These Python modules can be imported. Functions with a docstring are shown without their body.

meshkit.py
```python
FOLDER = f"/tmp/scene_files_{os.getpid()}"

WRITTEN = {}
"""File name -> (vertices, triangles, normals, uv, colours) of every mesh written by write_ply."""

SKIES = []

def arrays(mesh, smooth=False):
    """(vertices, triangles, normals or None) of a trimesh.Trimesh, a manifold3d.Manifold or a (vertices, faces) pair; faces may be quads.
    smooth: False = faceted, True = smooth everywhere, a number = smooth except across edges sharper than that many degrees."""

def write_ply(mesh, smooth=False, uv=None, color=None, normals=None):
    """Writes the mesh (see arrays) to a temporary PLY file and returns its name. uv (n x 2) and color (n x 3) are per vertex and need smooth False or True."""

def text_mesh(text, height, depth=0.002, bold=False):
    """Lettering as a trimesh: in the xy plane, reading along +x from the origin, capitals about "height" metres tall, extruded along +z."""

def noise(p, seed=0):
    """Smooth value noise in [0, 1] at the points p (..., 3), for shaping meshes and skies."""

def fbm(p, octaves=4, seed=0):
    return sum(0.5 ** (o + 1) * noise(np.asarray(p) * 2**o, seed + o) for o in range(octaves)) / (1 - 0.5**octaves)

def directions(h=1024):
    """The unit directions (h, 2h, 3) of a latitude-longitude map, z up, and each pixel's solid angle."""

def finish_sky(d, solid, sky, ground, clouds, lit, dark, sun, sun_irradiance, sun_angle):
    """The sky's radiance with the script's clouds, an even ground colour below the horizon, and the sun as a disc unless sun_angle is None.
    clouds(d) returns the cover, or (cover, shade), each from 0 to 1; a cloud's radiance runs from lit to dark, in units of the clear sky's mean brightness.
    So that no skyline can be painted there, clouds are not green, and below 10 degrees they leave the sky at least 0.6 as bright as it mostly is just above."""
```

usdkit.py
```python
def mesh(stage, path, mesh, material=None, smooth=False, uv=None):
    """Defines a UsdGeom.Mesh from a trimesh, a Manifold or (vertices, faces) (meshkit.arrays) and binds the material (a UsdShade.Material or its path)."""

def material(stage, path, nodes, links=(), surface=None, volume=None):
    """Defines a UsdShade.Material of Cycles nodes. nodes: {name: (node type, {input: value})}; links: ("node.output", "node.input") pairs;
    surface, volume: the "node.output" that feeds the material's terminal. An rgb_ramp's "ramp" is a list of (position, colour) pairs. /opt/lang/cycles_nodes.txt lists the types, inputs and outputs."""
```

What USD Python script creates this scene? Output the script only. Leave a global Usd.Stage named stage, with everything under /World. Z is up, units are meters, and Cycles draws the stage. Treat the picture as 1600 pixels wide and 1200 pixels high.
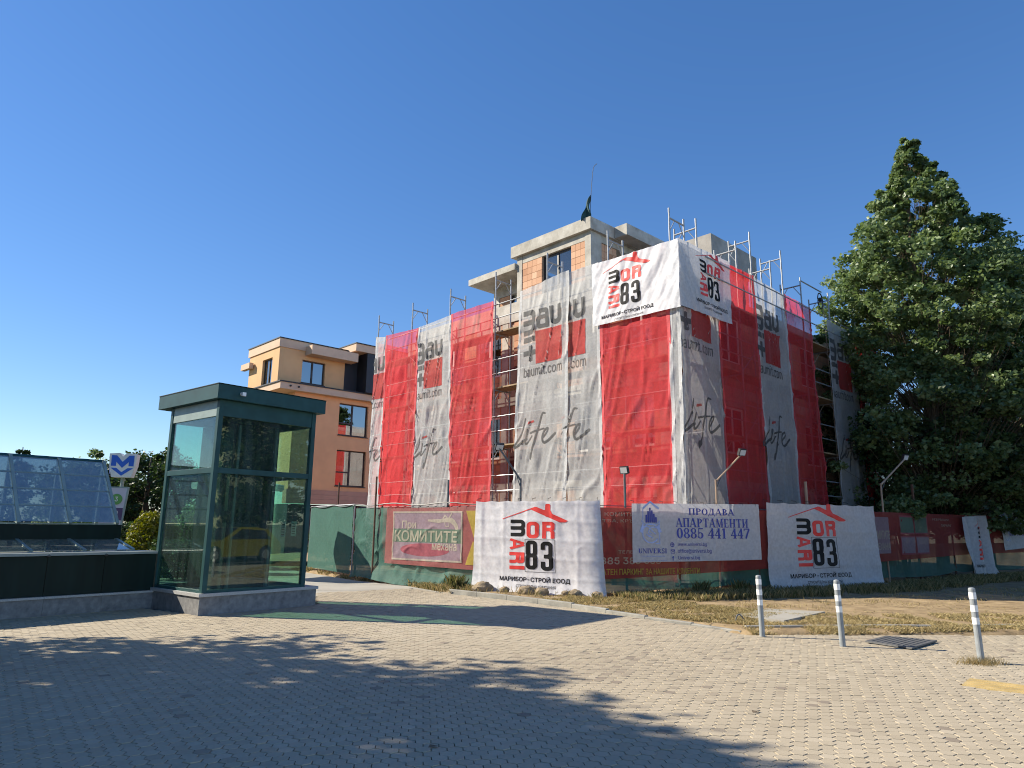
import math, random
import numpy as np, trimesh, shapely
from shapely.geometry import Polygon, LineString, Point, box as sbox
from shapely import affinity
from shapely.ops import unary_union as _uu
def unary_union(q): return _uu([shapely.make_valid(p).buffer(0) for p in q])
from pxr import Usd, UsdGeom, UsdLux, UsdShade, Gf, Sdf, Vt
import usdkit, meshkit

stage = Usd.Stage.CreateInMemory()
UsdGeom.SetStageUpAxis(stage, "Z"); UsdGeom.SetStageMetersPerUnit(stage, 1.0)
UsdGeom.Xform.Define(stage, "/World"); UsdGeom.Scope.Define(stage, "/World/Looks")

# ---------------------------------------------------------------- camera, sky, sun
PITCH, ROLL, EYE = 0.201451, 0.011351, 1.6
cp, sp, cr, sr = math.cos(PITCH), math.sin(PITCH), math.cos(ROLL), math.sin(ROLL)
fwd, up0, ri0 = np.array([0, cp, sp]), np.array([0, -sp, cp]), np.array([1., 0, 0])
right, upv = cr*ri0 + sr*up0, -sr*ri0 + cr*up0
cam = UsdGeom.Camera.Define(stage, "/World/camera")
m = Gf.Matrix4d(*right, 0, *upv, 0, *(-fwd), 0, 0, 0, EYE, 1)
cam.AddTransformOp().Set(m)
cam.CreateHorizontalApertureAttr(36.0); cam.CreateVerticalApertureAttr(27.0)
cam.CreateFocalLengthAttr(36.0*1087.8/1600); cam.CreateClippingRangeAttr(Gf.Vec2f(0.05, 5000))
cam.CreateExposureAttr(1.05)

SUN_EL, SUN_XY = math.radians(34.0), (-0.985, 0.175)
SUN_ROT = math.atan2(*SUN_XY)
dome = UsdLux.DomeLight.Define(stage, "/World/sky")
dome.GetPrim().SetCustomDataByKey("kind", "structure")
sky = usdkit.material(stage, "/World/Looks/sky", {
    "s": ("sky_texture", dict(sky_type="single_scattering", sun_disc=False, sun_elevation=SUN_EL, sun_rotation=SUN_ROT,
                              altitude=550.0, air_density=1.0, aerosol_density=0.1, ozone_density=4.0)),
    "ga": ("gamma", dict(gamma=0.75)), "h": ("hsv", dict(saturation=1.36, hue=.510)), "b": ("background_shader", dict(strength=0.12))}, [("s.color", "ga.color"), ("ga.color", "h.color"), ("h.color", "b.color")], surface="b.background")
UsdShade.MaterialBindingAPI.Apply(dome.GetPrim()).Bind(sky)
sun = UsdLux.DistantLight.Define(stage, "/World/sun")
sun.CreateIntensityAttr(1.16); sun.CreateAngleAttr(0.5); sun.CreateNormalizeAttr(True); sun.CreateColorAttr(Gf.Vec3f(1.0, 0.91, 0.76))
z_ = np.array([SUN_XY[0]*math.cos(SUN_EL), SUN_XY[1]*math.cos(SUN_EL), math.sin(SUN_EL)]); z_ /= np.linalg.norm(z_)
x_ = np.cross([0, 0, 1.], z_); x_ /= np.linalg.norm(x_); y_ = np.cross(z_, x_)
sun.AddTransformOp().Set(Gf.Matrix4d(*x_, 0, *y_, 0, *z_, 0, 0, 0, 60, 1))

# ---------------------------------------------------------------- helpers
UP = np.array([0, 0, 1.])
B1 = np.array([math.cos(.761245), math.sin(.761245), 0]); B2 = np.array([-B1[1], B1[0], 0])
E1 = np.array([math.cos(.880939), math.sin(.880939), 0]); E2 = np.array([-E1[1], E1[0], 0])
V = lambda *a: np.array(a, float)
noise = meshkit.noise

class MB:
    def __init__(s): s.v, s.f, s.n, s.c = [], [], 0, []
    def add(s, v, f, tone=None):
        v = np.asarray(v, float); f = np.asarray(f, int)
        if f.shape[1] == 4: f = np.vstack([f[:, [0, 1, 2]], f[:, [0, 2, 3]]])
        s.v.append(v); s.f.append(f + s.n); s.n += len(v)
        s.c.append(np.full(len(v), 0.5) if tone is None else np.broadcast_to(tone, (len(v),)))
        return s
    def box(s, c, size, ax=None, tone=None):
        ax = np.eye(3) if ax is None else np.asarray(ax, float)
        q = np.array([(x, y, z) for x in (-.5, .5) for y in (-.5, .5) for z in (-.5, .5)])*np.asarray(size, float)
        return s.add(q @ ax + np.asarray(c, float), [(0, 1, 3, 2), (4, 6, 7, 5), (0, 4, 5, 1), (2, 3, 7, 6), (0, 2, 6, 4), (1, 5, 7, 3)], tone)
    def span(s, o, a, b, c):      # box from corner o along the vectors a, b, c
        o, a, b, c = (np.asarray(t, float) for t in (o, a, b, c))
        q = [o + i*a + j*b + k*c for i in (0, 1) for j in (0, 1) for k in (0, 1)]
        return s.add(q, [(0, 1, 3, 2), (4, 6, 7, 5), (0, 4, 5, 1), (2, 3, 7, 6), (0, 2, 6, 4), (1, 5, 7, 3)])
    def beam(s, p, q, w, h, up=UP):
        p, q = np.asarray(p, float), np.asarray(q, float); t = q - p; L = np.linalg.norm(t); t = t/L
        a = np.cross(up, t); n = np.linalg.norm(a)
        a = np.cross([1., 0, 0], t) if n < 1e-6 else a; a /= np.linalg.norm(a); b = np.cross(t, a)
        return s.box((p+q)/2, (L, w, h), (t, a, b))
    def tube(s, pts, r, k=8, cap=True):
        p = np.asarray(pts, float); n = len(p); r = np.broadcast_to(r, (n,))
        t = np.gradient(p, axis=0); t /= np.linalg.norm(t, axis=1, keepdims=True) + 1e-12
        ref = V(0, 0, 1) if abs(t[:, 2]).mean() < .9 else V(1, 0, 0)
        a = np.cross(t, ref); a /= np.linalg.norm(a, axis=1, keepdims=True) + 1e-12
        b = np.cross(t, a); g = np.arange(k)*2*np.pi/k
        v = (p[:, None] + r[:, None, None]*(np.cos(g)[None, :, None]*a[:, None] + np.sin(g)[None, :, None]*b[:, None])).reshape(-1, 3)
        f = [(i*k+j, i*k+(j+1) % k, (i+1)*k+(j+1) % k, (i+1)*k+j) for i in range(n-1) for j in range(k)]
        s.add(v, f)
        if cap:
            for e in (0, n-1):
                s.add(np.vstack([v[e*k:(e+1)*k], p[e]]), [(j, (j+1) % k, k) for j in range(k)])
        return s
    def prism(s, poly, z0, z1, o=V(0, 0, 0), ax=None):
        ax = np.eye(3) if ax is None else np.asarray(ax, float)
        for g in getattr(poly, "geoms", [poly]):
            if g.is_empty or g.geom_type != "Polygon": continue
            t = trimesh.creation.extrude_polygon(g, z1-z0, engine="earcut"); q = np.array(t.vertices); q[:, 2] += z0
            s.add(q @ ax + o, t.faces)
        return s
    def get(s): return np.vstack(s.v), np.vstack(s.f)
    def tones(s): return np.concatenate(s.c)

used = {}
def numbered(parent, name):
    k = used.get((parent, name), 0); used[(parent, name)] = k+1
    return f"{parent}/{name}" if k == 0 else f"{parent}/{name}_{k:03d}"
def meta(prim, label=None, category=None, group=None, kind=None):
    for k, v in (("label", label), ("category", category), ("group", group), ("kind", kind)):
        if v: prim.SetCustomDataByKey(k, v)
class Thing:
    def __init__(s, name, base=(0, 0, 0), label=None, cat=None, group=None, kind=None, rotz=0):
        s.path = numbered("/World", name); s.base = np.asarray(base, float)
        x = UsdGeom.Xform.Define(stage, s.path); x.AddTranslateOp().Set(Gf.Vec3d(*s.base))
        if rotz: x.AddRotateZOp().Set(rotz)
        s.prim = x.GetPrim(); meta(s.prim, label, cat, group, kind)
    def part(s, name, mesh, mat, parent=None, label=None, kind=None, smooth=False, tone=None):
        p = numbered(parent or s.path, name)
        put(p, mesh, mat, s.base, smooth, tone); meta(stage.GetPrimAtPath(p), label, kind=kind)
        return p
def put(path, mesh, mat, base=(0, 0, 0), smooth=False, tone=None):
    if isinstance(mesh, MB):
        if tone is True: tone = mesh.tones()
        mesh = mesh.get()
    if isinstance(mesh, tuple): mesh = (np.asarray(mesh[0]) - base, mesh[1])
    else: mesh = (np.asarray(mesh.vertices) - base, np.asarray(mesh.faces))
    v_, f_ = mesh; u_ = np.unique(f_)
    if len(u_) < len(v_):
        if tone is not None: tone = np.asarray(tone)[u_]
        f_ = np.searchsorted(u_, f_); mesh = (v_[u_], f_)
    g = usdkit.mesh(stage, path, mesh, mat, smooth)
    if tone is not None:
        UsdGeom.PrimvarsAPI(g).CreatePrimvar("tone", Sdf.ValueTypeNames.FloatArray, "vertex").Set(Vt.FloatArray.FromNumpy(np.asarray(tone, np.float32)))
    return g
def solo(name, mesh, mat, label=None, cat=None, group=None, kind=None, smooth=False, tone=None):
    p = numbered("/World", name); put(p, mesh, mat, smooth=smooth, tone=tone); meta(stage.GetPrimAtPath(p), label, cat, group, kind)
    return p
def copy(src, name, loc, rotz, label, cat, group):
    t = Thing(name, loc, label, cat, group, rotz=rotz)
    t.prim.GetReferences().AddInternalReference(src.path); t.prim.SetInstanceable(True)
    return t

# ---------------------------------------------------------------- materials
def M(name, col, rough=.6, var=.15, scale=3., bump=0., bscale=60., metallic=0., spec=.5, col2=None, edge=0., stretch=(1, 1, 1), coat=0.):
    col = np.array(col, float); hi = np.array(col2, float) if col2 is not None else np.clip(col*(1+var), 0, 1); lo = col*(1-var) if col2 is None else col
    n = {"g": ("geometry", {}), "mp": ("mapping", dict(scale=stretch)), "n": ("noise_texture", dict(scale=scale, detail=6., roughness=.62)),
         "r": ("rgb_ramp", {"ramp": [(0.0, lo), (0.3, lo), (0.7, hi), (1.0, hi)]}),
         "p": ("principled_bsdf", dict(roughness=rough, metallic=metallic, specular_ior_level=spec, coat_weight=coat))}
    l = [("g.position", "mp.vector"), ("mp.vector", "n.vector"), ("n.fac", "r.fac"), ("r.color", "p.base_color")]
    last = None
    if edge:
        n["e"] = ("bevel", dict(radius=edge, samples=4)); last = "e.bevel"
    if bump:
        n["bn"] = ("noise_texture", dict(scale=bscale, detail=4.)); n["b"] = ("bump", dict(strength=bump, distance=.01))
        l += [("mp.vector", "bn.vector"), ("bn.fac", "b.height")]
        if last: l.append((last, "b.normal"))
        last = "b.normal"
    if last: l.append((last, "p.normal"))
    return usdkit.material(stage, f"/World/Looks/{name}", n, l, surface="p.BSDF")

def M_tone(name, ramp, rough=.8, transl=0., bump=0., bscale=80., var=.1, spec=.3):
    n = {"a": ("attribute", dict(attribute="tone")), "r": ("rgb_ramp", {"ramp": ramp}), "g": ("geometry", {}),
         "n": ("noise_texture", dict(scale=bscale, detail=4.)), "mr": ("map_range", dict(from_min=.25, from_max=.75, to_min=1-var, to_max=1+var)),
         "mx": ("vector_math", dict(math_type="scale")), "p": ("principled_bsdf", dict(roughness=rough, specular_ior_level=spec))}
    l = [("a.fac", "r.fac"), ("g.position", "n.vector"), ("n.fac", "mr.value"), ("r.color", "mx.vector1"), ("mr.result", "mx.scale"), ("mx.vector", "p.base_color")]
    s = "p.BSDF"
    if bump: n["b"] = ("bump", dict(strength=bump, distance=.004)); l += [("n.fac", "b.height"), ("b.normal", "p.normal")]
    if transl:
        n["t"] = ("translucent_bsdf", {}); n["m"] = ("mix_closure", dict(fac=transl)); n["v"] = ("hsv", dict(saturation=1.15, value=1.5, hue=.485))
        l += [("mx.vector", "v.color"), ("v.color", "t.color"), ("p.BSDF", "m.closure1"), ("t.BSDF", "m.closure2")]; s = "m.closure"
    return usdkit.material(stage, f"/World/Looks/{name}", n, l, surface=s)

def M_net(name, col, clear=.3, transl=.45, weave=0.06, rough=.7):
    "debris netting and mesh banners: a weave that light partly passes"
    n = {"g": ("geometry", {}), "n": ("noise_texture", dict(scale=1.3, detail=5.)), "n2": ("noise_texture", dict(scale=14., detail=3.)),
         "mr": ("map_range", dict(from_min=.3, from_max=.7, to_min=1-clear-weave, to_max=1-clear+weave)),
         "c": ("rgb_ramp", {"ramp": [(0.3, np.array(col)*.9), (0.7, np.clip(np.array(col)*1.1, 0, 1))]}),
         "d": ("principled_bsdf", dict(roughness=rough, specular_ior_level=.25)), "t": ("translucent_bsdf", {}), "m": ("mix_closure", dict(fac=transl)),
         "x": ("transparent_bsdf", {}), "o": ("mix_closure", {})}
    l = [("g.position", "n.vector"), ("g.position", "n2.vector"), ("n.fac", "mr.value"), ("n2.fac", "c.fac"), ("c.color", "d.base_color"), ("c.color", "t.color"),
         ("d.BSDF", "m.closure1"), ("t.BSDF", "m.closure2"), ("x.BSDF", "o.closure1"), ("m.closure", "o.closure2"), ("mr.result", "o.fac")]
    return usdkit.material(stage, f"/World/Looks/{name}", n, l, surface="o.closure")

def M_pane(name, tint, f0=.05, rough=0.0, dust=0., gl=(1, 1, 1), flat=False):
    n = {"lw": ("layer_weight", dict(blend=.5)), "pw": ("math", dict(math_type="power", value2=5.0)), "ma": ("math", dict(math_type="multiply_add", value2=1-f0, value3=f0)),
         "t": ("transparent_bsdf", dict(color=tint)), "g": ("glossy_bsdf", dict(color=gl, roughness=rough)), "m": ("mix_closure", {})}
    l = [("lw.facing", "pw.value1"), ("pw.value", "ma.value1"), ("ma.value", "m.fac"), ("t.BSDF", "m.closure1"), ("g.BSDF", "m.closure2")]
    s = "m.closure"
    if dust:
        n["d"] = ("diffuse_bsdf", dict(color=(.45, .47, .45))); n["m2"] = ("mix_closure", {}); n["ge"] = ("geometry", {}); n["mp"] = ("mapping", dict(scale=(6, 6, .5)))
        n["n"] = ("noise_texture", dict(scale=2., detail=5.)); n["mr"] = ("map_range", dict(from_min=.35, from_max=.75, to_min=dust*(.8 if flat else .4), to_max=dust*(1.25 if flat else 1.8)))
        l += [("ge.position", "mp.vector"), ("mp.vector", "n.vector"), ("n.fac", "mr.value"), ("mr.result", "m2.fac"), ("m.closure", "m2.closure1"), ("d.BSDF", "m2.closure2")]; s = "m2.closure"
    return usdkit.material(stage, f"/World/Looks/{name}", n, l, surface=s)

def M_brick(name, c1, c2, mortar, bw, rh, axis, size=.012):
    "hollow clay block wall too far behind netting to tell apart; axis = horizontal direction of the wall"
    n = {"g": ("geometry", {}), "dx": ("vector_math", dict(math_type="dot_product", vector2=tuple(axis))), "sp": ("separate_xyz", {}), "cx": ("combine_xyz", {}),
         "b": ("brick_texture", dict(color1=c1, color2=c2, mortar=mortar, scale=1.0, mortar_size=size, brick_width=bw, row_height=rh, mortar_smooth=.1, bias=0.)),
         "n": ("noise_texture", dict(scale=5., detail=5.)), "mx": ("mix", dict(mix_type="multiply", fac=.35)), "p": ("principled_bsdf", dict(roughness=.9, specular_ior_level=.2)), "bp": ("bump", dict(strength=.6, distance=.01, invert=True))}
    l = [("g.position", "dx.vector1"), ("g.position", "sp.vector"), ("dx.value", "cx.x"), ("sp.z", "cx.y"), ("cx.vector", "b.vector"), ("g.position", "n.vector"), ("b.color", "mx.color1"), ("n.color", "mx.color2"), ("mx.color", "p.base_color"), ("b.fac", "bp.height"), ("bp.normal", "p.normal")]
    return usdkit.material(stage, f"/World/Looks/{name}", n, l, surface="p.BSDF")

paver_m = M_tone("paver", [(0, (.23, .19, .145)), (.4, (.35, .298, .215)), (.65, (.38, .325, .238)), (1, (.44, .38, .285))], rough=.85, bump=.25, bscale=130., var=.14)
bed_m = M("joint_sand", (.07, .062, .05), .95, .3, 6.)
concrete_m = M("concrete", (.30, .28, .25), .9, .3, 1.2, .4, 25.)
rough_conc = M("raw_concrete", (.27, .25, .21), .9, .34, 2.2, .6, 12., col2=(.46, .44, .39))
path_m = M("path_concrete", (.27, .25, .21), .9, .25, .8, .3, 40., col2=(.37, .35, .30))
kerb_m = M("kerb_stone", (.24, .23, .20), .9, .3, 3., .4, 50.)
soil_m = M("dry_soil", (.17, .115, .055), .95, .3, 2.6, 1.0, 30., col2=(.37, .27, .145))
ground_m = M("far_ground", (.13, .13, .07), .95, .3, .3)
asphalt_m = M("asphalt", (.05, .05, .052), .85, .25, 2., .3, 90.)
yellow_m = M("tactile_yellow", (.42, .31, .13), .85, .25, 4., .3, 80.)
green_p = M("green_paint", (.018, .062, .064), .45, .22, 2.5, 0, 60., spec=.22, edge=.006)
dark_p = M("dark_panel", (.006, .017, .015), .5, .3, 1.2, 0, spec=.15, edge=.004, stretch=(3, 3, .6))
alu_m = M("grey_green_frame", (.23, .29, .27), .45, .15, 3., metallic=.2, edge=.004)
granite_m = M("granite", (.10, .10, .105), .7, .45, 9., .2, 120., col2=(.22, .22, .22))
granite_l = M("granite_slab", (.25, .25, .25), .6, .3, 70., .1, 120., col2=(.42, .42, .41))
pane_green = M_pane("green_glass", (.68, .86, .79), .06, 0.0, .02)
pane_sky = M_pane("canopy_glass", (.42, .50, .53), .20, .05, .16, flat=True)
pane_win = M_pane("window_glass", (.25, .28, .30), .16)
steel_m = M("galvanised_steel", (.30, .31, .32), .5, .25, 8., metallic=.6)
darksteel = M("weathered_steel", (.10, .11, .12), .6, .3, 8., metallic=.3)
rust_m = M("rusty_steel", (.10, .045, .025), .85, .4, 9., .3, 60.)
wood_m = M("raw_timber", (.33, .235, .165), .85, .3, 5., .3, 60., stretch=(1, 1, .2))
deck_m = M("scaffold_board", (.30, .21, .12), .9, .35, 4., .2, 60.)
brown_m = M("red_brown_board", (.085, .03, .025), .8, .3, 2.)
black_m = M("black_plastic", (.015, .015, .017), .5, .2)
white_m = M("white_paint", (.72, .72, .70), .5, .08)
grey_m = M("grey_paint", (.19, .21, .22), .5, .2, 7., col2=(.28, .30, .31))
orange_m = M("orange_render", (.68, .36, .18), .9, .10, .7, .2, 90.)
ochre_m = M("ochre_render", (.56, .335, .165), .9, .10, .7, .2, 90.)
cream_m = M("cream_stone", (.52, .37, .26), .85, .12, 1.)
pink_m = M("pink_stone", (.42, .24, .17), .85, .12, 1.)
anth_m = M("anthracite", (.018, .019, .024), .5, .15, 2.)
winfr_m = M("dark_window_frame", (.03, .022, .018), .45, .1)
inner_m = M("dim_interior", (.10, .09, .08), .9, .3)
brick_a = M_tone("clay_brick", [(0, (.36, .19, .11)), (.5, (.50, .29, .18)), (1, (.60, .39, .26))], .92, bump=.5, bscale=70., var=.16)
mortar_m = M("mortar", (.30, .22, .16), .95, .3, 6.)
brickL = M_brick("block_wall_left", (.46, .25, .15), (.55, .33, .21), (.32, .24, .18), .25, .25, B2)
brickR = M_brick("block_wall_right", (.46, .25, .15), (.55, .33, .21), (.32, .24, .18), .25, .25, B1)
net_red = M_net("red_net", (.72, .045, .055), .30, .42, .09)
net_grey = M_net("grey_net", (.56, .565, .565), .27, .40, .08)
net_hem_r = M_net("red_hem", (.72, .12, .13), .10, .35)
net_hem_g = M_net("grey_hem", (.62, .62, .62), .10, .35)
ink_grey = M_net("net_print_grey", (.10, .10, .10), .18, .25)
ink_red = M_net("net_print_red", (.50, .035, .03), .25, .35)
tarp_m = M_net("white_tarpaulin", (.68, .68, .70), .03, .22, .015, .55)
ink_black = M("banner_black", (.006, .006, .007), .7, .2, spec=.2)
ink_red2 = M("banner_red", (.62, .025, .02), .6, .12)
ink_blue = M("banner_blue", (.035, .045, .26), .6, .12)
ink_lblue = M("banner_pale_blue", (.35, .40, .62), .6, .12)
mesh_red = M_net("red_mesh_banner", (.34, .05, .045), .17, .35)
mesh_violet = M_net("banner_violet", (.40, .31, .36), .20, .35)
mesh_teal = M_net("banner_green", (.16, .26, .19), .20, .35)
mesh_rose = M_net("banner_rose", (.45, .12, .15), .20, .35)
mesh_cream = M_net("banner_cream", (.60, .54, .42), .30, .35)
mesh_yellow = M_net("banner_yellow", (.55, .42, .08), .12, .35)
net_green = M_net("green_shade_net", (.055, .15, .12), .11, .30)
stone_m = M("rubble", (.22, .17, .11), .95, .35, 6., .8, 30.)
iron_m = M("cast_iron", (.10, .10, .10), .7, .3, 20., .3, 120.)
bark_m = M("bark", (.13, .095, .06), .95, .4, 7., .9, 30., stretch=(1, 1, .25))
bark_l = M("pale_bark", (.27, .19, .12), .95, .4, 7., .9, 30., stretch=(1, 1, .25))
leaf_m = M_tone("poplar_leaf", [(0, (.035, .062, .022)), (.5, (.11, .165, .06)), (1, (.23, .29, .13))], .40, .34, var=.15, bscale=3., spec=.45)
leaf_d = M_tone("dark_leaf", [(0, (.014, .030, .010)), (.5, (.030, .058, .018)), (1, (.06, .10, .03))], .5, .28, var=.15, bscale=3.)
leaf_y = M_tone("yellow_leaf", [(0, (.05, .075, .015)), (.5, (.13, .15, .02)), (1, (.24, .22, .03))], .5, .3, var=.15, bscale=3.)
grass_m = M_tone("dry_grass_blades", [(0, (.05, .075, .02)), (.3, (.12, .12, .045)), (.55, (.27, .22, .10)), (1, (.44, .36, .19))], .8, .3, var=.2, bscale=3.)
blue_sign = M("sign_blue", (.02, .10, .42), .4, .06)
sign_white = M("sign_white", (.62, .60, .54), .5, .08)
sign_green = M("sign_green", (.10, .26, .06), .5, .06)
sign_violet = M("sign_violet", (.07, .04, .10), .5, .06)
tyre_m = M("tyre", (.015, .015, .015), .85, .2)
yellow_car = M("yellow_car_paint", (.16, .135, .01), .3, .04, coat=.6)
white_car = M("white_car_paint", (.70, .71, .72), .3, .04, coat=.6)
lamp_m = M("lamp_glass", (.5, .5, .5), .15, .05)
pale_wall = M("pale_yellow_wall", (.42, .42, .24), .9, .08, .6)

# ---------------------------------------------------------------- lettering
def ring(w, h, t, r=.3):
    ri = max(.004, min(r-t*.6, (w-2*t)*.4, (h-2*t)*.4))
    o = sbox(0, 0, w, h).buffer(-r).buffer(r); return o.difference(sbox(t, t, w-t, h-t).buffer(-ri).buffer(ri))
_txt = {}
def txt(s, height, bold=False, squeeze=1.0):
    k = (s, bold)
    if k not in _txt:
        t = meshkit.text_mesh(s, 1.0, 0.1, bold); v, f = np.array(t.vertices), np.array(t.faces)
        top = f[(v[f][:, :, 2] > .09).all(1)]
        _txt[k] = unary_union([Polygon(v[q][:, :2]).buffer(.002) for q in top]).buffer(0)
    return affinity.scale(_txt[k], height*squeeze, height, origin=(0, 0))
def fit(poly, x0, x1, y0, y1=None):
    a, b, c, d = poly.bounds; sx = (x1-x0)/(c-a); sy = sx if y1 is None else (y1-y0)/(d-b)
    return affinity.translate(affinity.scale(poly, sx, sy, origin=(a, b)), x0-a, y0-b)
def path(pts, w, cap="flat", join="round"):
    return LineString(pts).buffer(w/2, cap_style=cap, join_style=join)
def curve(pts, n=10):
    p = np.asarray(pts, float); q = np.vstack([2*p[0]-p[1], p, 2*p[-1]-p[-2]]); out = []
    for i in range(1, len(q)-2):
        for t in np.linspace(0, 1, n, endpoint=False):
            a, b, c, d = q[i-1:i+3]
            out.append(.5*((2*b) + (c-a)*t + (2*a-5*b+4*c-d)*t*t + (3*b-a-3*c+d)*t**3))
    return np.array(out + [p[-1]])
def brush(pts, w0, w1):
    c = curve(pts); ws = np.linspace(w0, w1, len(c))
    return unary_union([LineString(c[i:i+2]).buffer(ws[i]/2) for i in range(len(c)-1)])
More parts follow.
